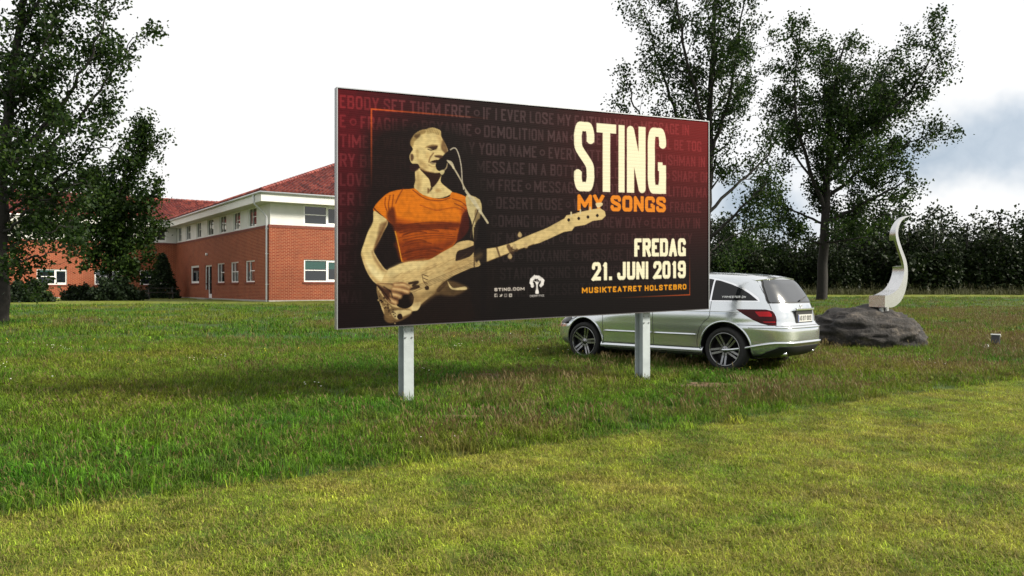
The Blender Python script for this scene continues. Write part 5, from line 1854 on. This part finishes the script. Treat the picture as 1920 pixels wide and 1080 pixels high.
# smaller tree beside it
D4 = 48.0
tree('young_tree', 'small tree with a narrow leaning crown in front of the brick wing',
     [rooted(D4, 205, [(208, 480, 0), (214, 400, 0), (232, 330, 0), (255, 270, 0), (270, 235, 0)], .11, .02, .12),
      limb(D4, [(210, 460, 0), (185, 400, .3), (165, 350, .4), (160, 320, .4)], .05, .01, .1),
      limb(D4, [(210, 450, 0), (250, 400, -.4), (280, 370, -.6), (297, 345, -.6)], .05, .01, .1),
      limb(D4, [(208, 490, 0), (240, 460, .5), (275, 440, .7), (292, 430, .7)], .045, .01, .05),
      limb(D4, [(208, 500, 0), (175, 465, -.5), (150, 440, -.7), (140, 420, -.7)], .045, .01, .05),
      limb(D4, [(206, 520, 0), (240, 505, -.5), (270, 495, -.8)], .04, .01, .05),
      limb(D4, [(212, 430, 0), (205, 380, .7), (200, 340, .9)], .04, .01, .1),
      limb(D4, [(235, 325, 0), (262, 290, .4), (290, 262, .4)], .03, .008, .1)],
     52, M['leaf'], sec_len=1.4, sec_per_m=4.2, twig_len=.6, twig_per_m=5.5, leaves_per_twig=34, leaf=.19, spread=.2, start=.1)

# ------------------------------------------------------------------ wood behind the lawn: trees copied from four kinds
def wood_proto(seed, h, r_):
    g = np.random.default_rng(seed)
    lim = [(np.array([(0, 0, -.2), (.1, 0, h * .35), (-.1, .1, h * .7), (0, 0, h * .95)]), .14, .03, .10)]
    for k in range(10):
        a = g.random() * 6.28; z0 = h * (.04 + .05 * k); z1_ = min(h * .95, z0 + h * (.22 + .2 * g.random())); q = r_ * (.75 + .4 * g.random()) * (1 - .35 * z0 / h)
        lim.append((np.array([(0, 0, z0), (q * .55 * math.cos(a), q * .55 * math.sin(a), (z0 + z1_) / 2), (q * math.cos(a), q * math.sin(a), z1_)]), .05, .01, .05))
    wv, wf, lp, lc = grow(lim, g, sec_len=1.25, sec_per_m=1.9, twig_len=.6, twig_per_m=3.6, leaves_per_twig=17, leaf=.2, spread=.22, up=.3)
    n_ = 3600; a = g.random(n_) * 6.28; q = r_ * .95 * np.sqrt(g.random(n_))
    lp = np.vstack([lp, np.stack([q * np.cos(a), q * np.sin(a), h * .55 * g.random(n_)], 1)]); lc = np.concatenate([lc, g.random(n_) * .5])
    wm = bpy.data.meshes.new('trunk'); wm.from_pydata([tuple(v) for v in wv], [], wf); wm.materials.append(M['bark'])
    V, F, T = leaves(lp, .21, g, clump=lc)
    return wm, fast_mesh('crown', V, F, M['leaf2'], T)


protos = [wood_proto(60 + i, h, r_) for i, (h, r_) in enumerate(((5.4, 2.0), (6.0, 2.2), (4.8, 2.1), (5.6, 1.8)))]
wr = np.random.default_rng(8)
for row, (yb, dx, n_) in enumerate(((59.5, 2.6, 20), (62.3, 2.6, 20), (65.0, 3.1, 17))):
    for k in range(n_):
        X = 8 + k * dx + wr.normal(0, .4) + row * 1.2
        Y = yb + wr.normal(0, .5)
        wm, cm = protos[int(wr.integers(4))]
        o = empty('wood_tree', (X, Y, float(gz(X, Y)) - .05), wr.random() * 6.28)
        s_ = (.86 + .30 * wr.random()) * (1.0 + .06 * row) * (1.0 if X > 24 else .88)
        o.scale = (s_ * 1.08, s_ * 1.08, s_)
        tag(o, 'dark leafy tree in the dense wood along the back of the lawn', 'tree', 'trees of the wood behind the lawn')
        link('trunk', wm, o); c_ = link('crown', cm, o); c_['kind'] = 'stuff'


# ------------------------------------------------------------------ shrubs by the building
def shrub(name, label, loc, rx, ry, h, seed, n, leaf, mat, cone=False):
    g = np.random.default_rng(seed)
    o = empty(name, (loc[0], loc[1], float(gz(loc[0], loc[1])) - .02)); tag(o, label, 'shrub')
    u = g.normal(size=(n, 3)); u /= np.linalg.norm(u, axis=1, keepdims=True); u[:, 2] = np.abs(u[:, 2])
    rad = (.45 + .55 * g.random(n) ** .5)[:, None] * (1 + .16 * np.sin(u[:, :1] * 7 + u[:, 1:2] * 5 + u[:, 2:] * 6))
    P = u * rad * np.array((rx, ry, h))
    if cone:
        z = g.random(n) ** 1.35; a = g.random(n) * 6.28; r_ = (1 - z * .94) ** .85 * (.5 + .5 * g.random(n) ** .5)
        P = np.stack([r_ * np.cos(a) * rx, r_ * np.sin(a) * ry, z * h], 1)
    P += g.normal(0, .05, P.shape)
    V, F, T = leaves(P, leaf, g)
    c_ = link('foliage', fast_mesh('foliage', V, F, mat, T), o); c_['kind'] = 'stuff'
    m = MB()
    for k in range(7):
        a = g.random() * 6.28
        m.tube([(0, 0, 0), (.35 * rx * math.cos(a), .35 * ry * math.sin(a), h * .4), (.6 * rx * math.cos(a), .6 * ry * math.sin(a), h * (.5 if not cone else .3))], [.04, .025, .01], 5)
    m.build('stem', M['bark'], o)
    return o


def spot(x, d): return ((x - 960) / 1500 * d, d)


shrub('round_shrub', 'broad rounded dark shrub below the window of the brick wing', spot(214, 46.5), 1.35, 1.1, 1.3, 1, 5200, .16, M['leaf3'])
shrub('round_shrub', 'low dark shrub adjoining the broad rounded shrub on its left', spot(150, 49), 1.1, .9, .95, 2, 2600, .16, M['leaf3'])
shrub('round_shrub', 'dark bush at the foot of the wing close to the leftmost trunk', spot(52, 43), 1.3, 1.0, 1.15, 3, 4200, .15, M['leaf3'])
shrub('climbing_shrub', 'tall dark pointed evergreen against the brick wall left of the door', (-25.6, 58.6), 1.25, 1.0, 3.2, 4, 6500, .16, M['leaf3'], cone=True)
shrub('small_shrub', 'small pale-stemmed leafy shrub beside the round bush under the trees', spot(262, 53), .5, .5, .75, 6, 900, .13, M['leaf3'])

# ------------------------------------------------------------------ dark garden table with benches by the wall
tb = empty('picnic_table', (*spot(299, 55.0), float(gz(*spot(299, 55.0)))), BA)
tag(tb, 'dark wooden picnic table standing by the brick wall beside the pointed evergreen', 'table')
for k in range(5):
    m = MB(); m.box(-1.0, 1.0, -.36 + k * .147, -.36 + k * .147 + .13, .72, .765); m.build('tabletop_plank', M['darkwood'], tb)
for s in (-1, 1):
    for k in range(2):
        m = MB(); m.box(-1.0, 1.0, s * .70 + (k - 1) * .14, s * .70 + (k - 1) * .14 + .125, .43, .47); m.build('bench_plank', M['darkwood'], tb)
    m = MB(); m.box(s * .75 - .04, s * .75 + .04, -.84, .84, .36, .43); m.build('cross_beam', M['darkwood'], tb)
    for q in (-1, 1):
        m = MB(); m.tube([(s * .75, q * .25, .72), (s * .75, q * .62, -.05)], .05, 4); m.build('leg', M['darkwood'], tb)

# ------------------------------------------------------------------ grass: tufts instanced over the lawn by geometry nodes
def tuft(name, seed, n, radius, h0, h1, width, bend, dry, seedhead=0.0, flat=0.0):
    g = np.random.default_rng(seed)
    V, F, T = [], [], []
    for k in range(n):
        a = g.random() * 6.283; r_ = radius * math.sqrt(g.random())
        b_ = np.array((r_ * math.cos(a), r_ * math.sin(a), -.005))
        h = h0 + (h1 - h0) * g.random()
        dirn = g.random() * 6.283; ld = np.array((math.cos(dirn), math.sin(dirn), 0)); sd_ = np.array((-ld[1], ld[0], 0))
        lean = bend * (.3 + g.random())
        isdry = g.random() < dry; isseed = g.random() < seedhead
        if g.random() < flat:
            mid = b_ + ld * h * .6 + np.array((0, 0, .010 + .018 * g.random())); tip = b_ + ld * h * 1.3 + np.array((0, 0, .012 + .02 * g.random())); isdry = True
        else:
            mid = b_ + ld * h * lean * .35 + np.array((0, 0, h * .6)); tip = b_ + ld * h * lean + np.array((0, 0, h * (1 - .3 * lean)))
        w_ = width * (.6 + .8 * g.random())
        i = len(V)
        tv = (g.random(), .85 * isdry * (.5 + .5 * g.random()), .0, 1)
        if isseed:
            h *= 1.45
            mid = b_ + ld * h * .12 + np.array((0, 0, h * .7)); tip = b_ + ld * h * .3 + np.array((0, 0, h))
            V += [b_ - sd_ * .0012, b_ + sd_ * .0012, mid + sd_ * .0012, mid - sd_ * .0012, (mid + tip) / 2 + sd_ * .007, tip, (mid + tip) / 2 - sd_ * .007]
            F += [(i, i + 1, i + 2, i + 3), (i + 3, i + 2, i + 4, i + 6), (i + 6, i + 4, i + 5, i + 5)]
            T += [(.5, .6, 0, 1)] * 4 + [(.5, 0, .9, 1)] * 3
        else:
            V += [b_ - sd_ * w_, b_ + sd_ * w_, mid + sd_ * w_ * .75, mid - sd_ * w_ * .75, tip]
            F += [(i, i + 1, i + 2, i + 3), (i + 3, i + 2, i + 4, i + 4)]
            T += [tv] * 5
    me_ = bpy.data.meshes.new(name)
    F2 = [f if f[2] != f[3] else f[:3] for f in F]
    me_.from_pydata([tuple(v) for v in V], [], F2)
    a_ = me_.color_attributes.new('tint', 'FLOAT_COLOR', 'POINT')
    a_.data.foreach_set('color', np.asarray(T, np.float32).ravel())
    me_.materials.append(M['blade'])
    return bpy.data.objects.new(name, me_)


def scatter(obj, variants, density, smin, smax, seed, tiltmax=.15):
    ng = bpy.data.node_groups.new(obj.name + '_scatter', 'GeometryNodeTree')
    ng.interface.new_socket('Geometry', in_out='INPUT', socket_type='NodeSocketGeometry')
    ng.interface.new_socket('Geometry', in_out='OUTPUT', socket_type='NodeSocketGeometry')
    gi = ng.nodes.new('NodeGroupInput'); go = ng.nodes.new('NodeGroupOutput')
    dp = ng.nodes.new('GeometryNodeDistributePointsOnFaces'); dp.distribute_method = 'RANDOM'
    dp.inputs['Seed'].default_value = seed
    na = ng.nodes.new('GeometryNodeInputNamedAttribute'); na.data_type = 'FLOAT'; na.inputs[0].default_value = 'dens'
    mu = ng.nodes.new('ShaderNodeMath'); mu.operation = 'MULTIPLY'; mu.inputs[1].default_value = density
    ng.links.new(na.outputs[0], mu.inputs[0]); ng.links.new(mu.outputs[0], dp.inputs['Density'])
    ng.links.new(gi.outputs[0], dp.inputs[0])
    ip = ng.nodes.new('GeometryNodeInstanceOnPoints')
    jn = ng.nodes.new('GeometryNodeJoinGeometry')
    for v in variants:
        oi = ng.nodes.new('GeometryNodeObjectInfo'); oi.inputs[0].default_value = v; oi.inputs['As Instance'].default_value = True
        ng.links.new(oi.outputs['Geometry'], jn.inputs[0])
    ng.links.new(dp.outputs['Points'], ip.inputs['Points']); ng.links.new(jn.outputs[0], ip.inputs['Instance'])
    ip.inputs['Pick Instance'].default_value = True
    ri = ng.nodes.new('FunctionNodeRandomValue'); ri.data_type = 'INT'
    ri.inputs[4].default_value = 0; ri.inputs[5].default_value = len(variants) - 1; ri.inputs['Seed'].default_value = seed + 5
    ng.links.new(ri.outputs[2], ip.inputs['Instance Index'])
    rv = ng.nodes.new('FunctionNodeRandomValue'); rv.data_type = 'FLOAT_VECTOR'
    rv.inputs[0].default_value = (-tiltmax, -tiltmax, 0); rv.inputs[1].default_value = (tiltmax, tiltmax, 6.283); rv.inputs['Seed'].default_value = seed + 9
    ng.links.new(rv.outputs[0], ip.inputs['Rotation'])
    rs_ = ng.nodes.new('FunctionNodeRandomValue'); rs_.data_type = 'FLOAT'
    rs_.inputs[2].default_value = smin; rs_.inputs[3].default_value = smax; rs_.inputs['Seed'].default_value = seed + 13
    ng.links.new(rs_.outputs[1], ip.inputs['Scale'])
    ng.links.new(ip.outputs[0], go.inputs[0])
    md = obj.modifiers.new('scatter', 'NODES'); md.node_group = ng
    return obj


def vnoise(x, y, s, seed=0):
    return np.array([mn.noise(Vector((a * s + seed * 7.3, b * s - seed * 3.1, seed))) for a, b in zip(x, y)])


def mow(x): return 7.75 + .6 * x


SOIL = ((2.95, 11.75, .50, .22), (-.30, 12.9, .28, .30), (-.62, 9.3, .35, .12))


def in_view(x, y, m_=2.2): return (np.abs(x) < .64 * y + m_)


def bare(x, y):
    k = np.ones(len(x))
    for a, b, p, q in SOIL: k *= sstep(.7, 1.3, np.hypot((x - a) / (p + .15), (y - b) / (q + .2)))
    return k


M['soil'] = pmat('bare_soil', (.12, .065, .04), .95, var=.5, vscale=14, bump=.8, bscale=40)
for a, b, p, q in SOIL:
    th_ = np.linspace(0, 2 * np.pi, 28, endpoint=False); rr_ = 1 + .22 * np.sin(3 * th_ + a) + .12 * np.sin(7 * th_)
    V = [(a, b, float(gz(a, b)) + .03)] + [(a + p * r_ * math.cos(t_), b + q * r_ * math.sin(t_), float(gz(a + p * r_ * math.cos(t_), b + q * r_ * math.sin(t_))) + .004) for t_, r_ in zip(th_, rr_)]
    tag(mobj('bare_soil', V, [(0, 1 + k, 1 + (k + 1) % 28) for k in range(28)], M['soil'], None, True), kind='structure')


# mown verge in the foreground
mv = [tuft('tuft', 100 + i, 84, .13, .014, .042, .0022, 1.1, .16, 0, .24) for i in range(4)]
g1 = grid_mesh('mown_grass', np.arange(-8, 14, .4), np.arange(2.6, 17, .4), None, keep=lambda x, y: (y < mow(x) + .1) & in_view(x, y, 1.5),
               dens=lambda x, y: np.clip(1.25 - y / 14, .35, 1) * (y < mow(x) + .35))
scatter(g1, mv, 175, .8, 1.25, 1)
tag(g1, 'short mown yellow-green grass of the foreground verge', 'grass', kind='stuff')
# longer meadow grass
lv = [tuft('tuft', 120 + i, 46, .13, .05, .12, .0032, .75, .10, .02) for i in range(4)]
g2 = grid_mesh('meadow_grass', np.arange(-17, 19, .5), np.arange(3.5, 20, .5), None, keep=lambda x, y: (y > mow(x) - .25) & in_view(x, y),
               dens=lambda x, y: np.clip(1.3 - y / 22, .35, 1) * (y > mow(x) - .05) * bare(x, y) * np.clip(.85 + .8 * vnoise(x, y, .6, 2), .35, 1.3))
scatter(g2, lv, 95, .75, 1.3, 2)
tag(g2, 'longer green meadow grass around the billboard posts and the car', 'grass', kind='stuff')
lv2 = [tuft('tuft', 140 + i, 40, .26, .06, .13, .0065, .8, .10, .02) for i in range(3)]
g3 = grid_mesh('distant_grass', np.arange(-26, 36, 1.0), np.arange(20, 52, 1.0), None, keep=lambda x, y: in_view(x, y),
               dens=lambda x, y: np.clip(1.4 - y / 32, .2, 1) * (y < np.where(x < 0, 40, 52)) * np.clip(.8 + .9 * vnoise(x, y, .35, 3), .3, 1.3))
scatter(g3, lv2, 13, .8, 1.3, 3)
tag(g3, 'green meadow grass farther back on the lawn', 'grass', kind='stuff')
# rusty seeding grass in patches
sv = [tuft('tuft', 160 + i, 26, .14, .09, .15, .0024, .5, .30, .55) for i in range(3)]
g4 = grid_mesh('seeding_grass', np.arange(-16, 24, .5), np.arange(4, 34, .5), None, keep=lambda x, y: (y > mow(x)) & in_view(x, y),
               dens=lambda x, y: np.clip(-.12 + 1.7 * vnoise(x, y, .38, 5) + .045 * x, 0, 1) * np.clip(1.4 - y / 26, .25, 1) * (y > mow(x) + .15) * bare(x, y))
scatter(g4, sv, 42, .8, 1.3, 4)
tag(g4, 'rust-brown seeding grass standing in patches in the meadow', 'grass', kind='stuff')
# tall yellowing grass along the foot of the wood
tv_ = [tuft('tuft', 180 + i, 44, .5, .25, .62, .012, .5, .30, .15) for i in range(3)]
M['tallgrass'] = pmat('dull_tall_grass', (.060, .062, .016), .8, var=.5, vscale=3)
for o_ in tv_:
    o_.data.materials[0] = M['tallgrass']
g5 = grid_mesh('tall_grass', np.arange(-4, 62, 1.0), np.arange(55.5, 59, .5), None, dens=lambda x, y: np.full(len(x), 1.0))
scatter(g5, tv_, 3.2, .7, 1.15, 5)
tag(g5, 'tall yellowing grass along the foot of the wood', 'grass', kind='stuff')
# broad-leaved weeds in clumps
wd = [tuft('tuft', 200 + i, 16, .12, .05, .10, .012, 1.1, .03) for i in range(3)]
g7 = grid_mesh('meadow_weeds', np.arange(-16, 20, .5), np.arange(5, 24, .5), None, keep=lambda x, y: (y > mow(x) + .2) & in_view(x, y),
               dens=lambda x, y: np.clip(-.10 + 1.6 * vnoise(x, y, .55, 12), 0, 1) * np.clip(1.3 - y / 26, .3, 1))
scatter(g7, wd, 16, .7, 1.4, 7)
tag(g7, 'broad-leaved weeds growing in clumps in the meadow', 'weeds', kind='stuff')
# small white and yellow flowers
def flower(name, colr, seed, n, h):
    g = np.random.default_rng(seed); V, F = [], []
    for k in range(n):
        c_ = np.array((g.normal(0, .16), g.normal(0, .16), h * (.6 + .6 * g.random()))); r_ = .009 + .006 * g.random(); i = len(V)
        for q in range(6):
            V.append(c_ + (r_ * math.cos(q * 1.047), r_ * math.sin(q * 1.047), .004 * (q % 2)))
        V.append(c_ + (0, 0, .008)); V.append(c_ + (0, 0, -.006))
        for q in range(6):
            F += [(i + q, i + (q + 1) % 6, i + 6), (i + (q + 1) % 6, i + q, i + 7)]
    me_ = bpy.data.meshes.new(name); me_.from_pydata([tuple(v) for v in V], [], F); me_.materials.append(pmat(name, colr, .6))
    return bpy.data.objects.new(name, me_)


fv = [flower('clover', (.62, .60, .50), 1, 5, .12), flower('hawkbit', (.60, .46, .04), 2, 3, .16), flower('daisy', (.7, .7, .66), 3, 3, .13)]
g6 = grid_mesh('meadow_flowers', np.arange(-16, 20, .5), np.arange(6, 30, .5), None, keep=lambda x, y: (y > mow(x) + .4) & in_view(x, y),
               dens=lambda x, y: np.clip(-.15 + 1.5 * vnoise(x, y, .5, 9), 0, 1) * np.clip(1.3 - y / 30, .3, 1))
scatter(g6, fv, 2.2, .7, 1.2, 6)
tag(g6, 'tiny white and yellow wild flowers scattered through the meadow', 'flowers', kind='stuff')
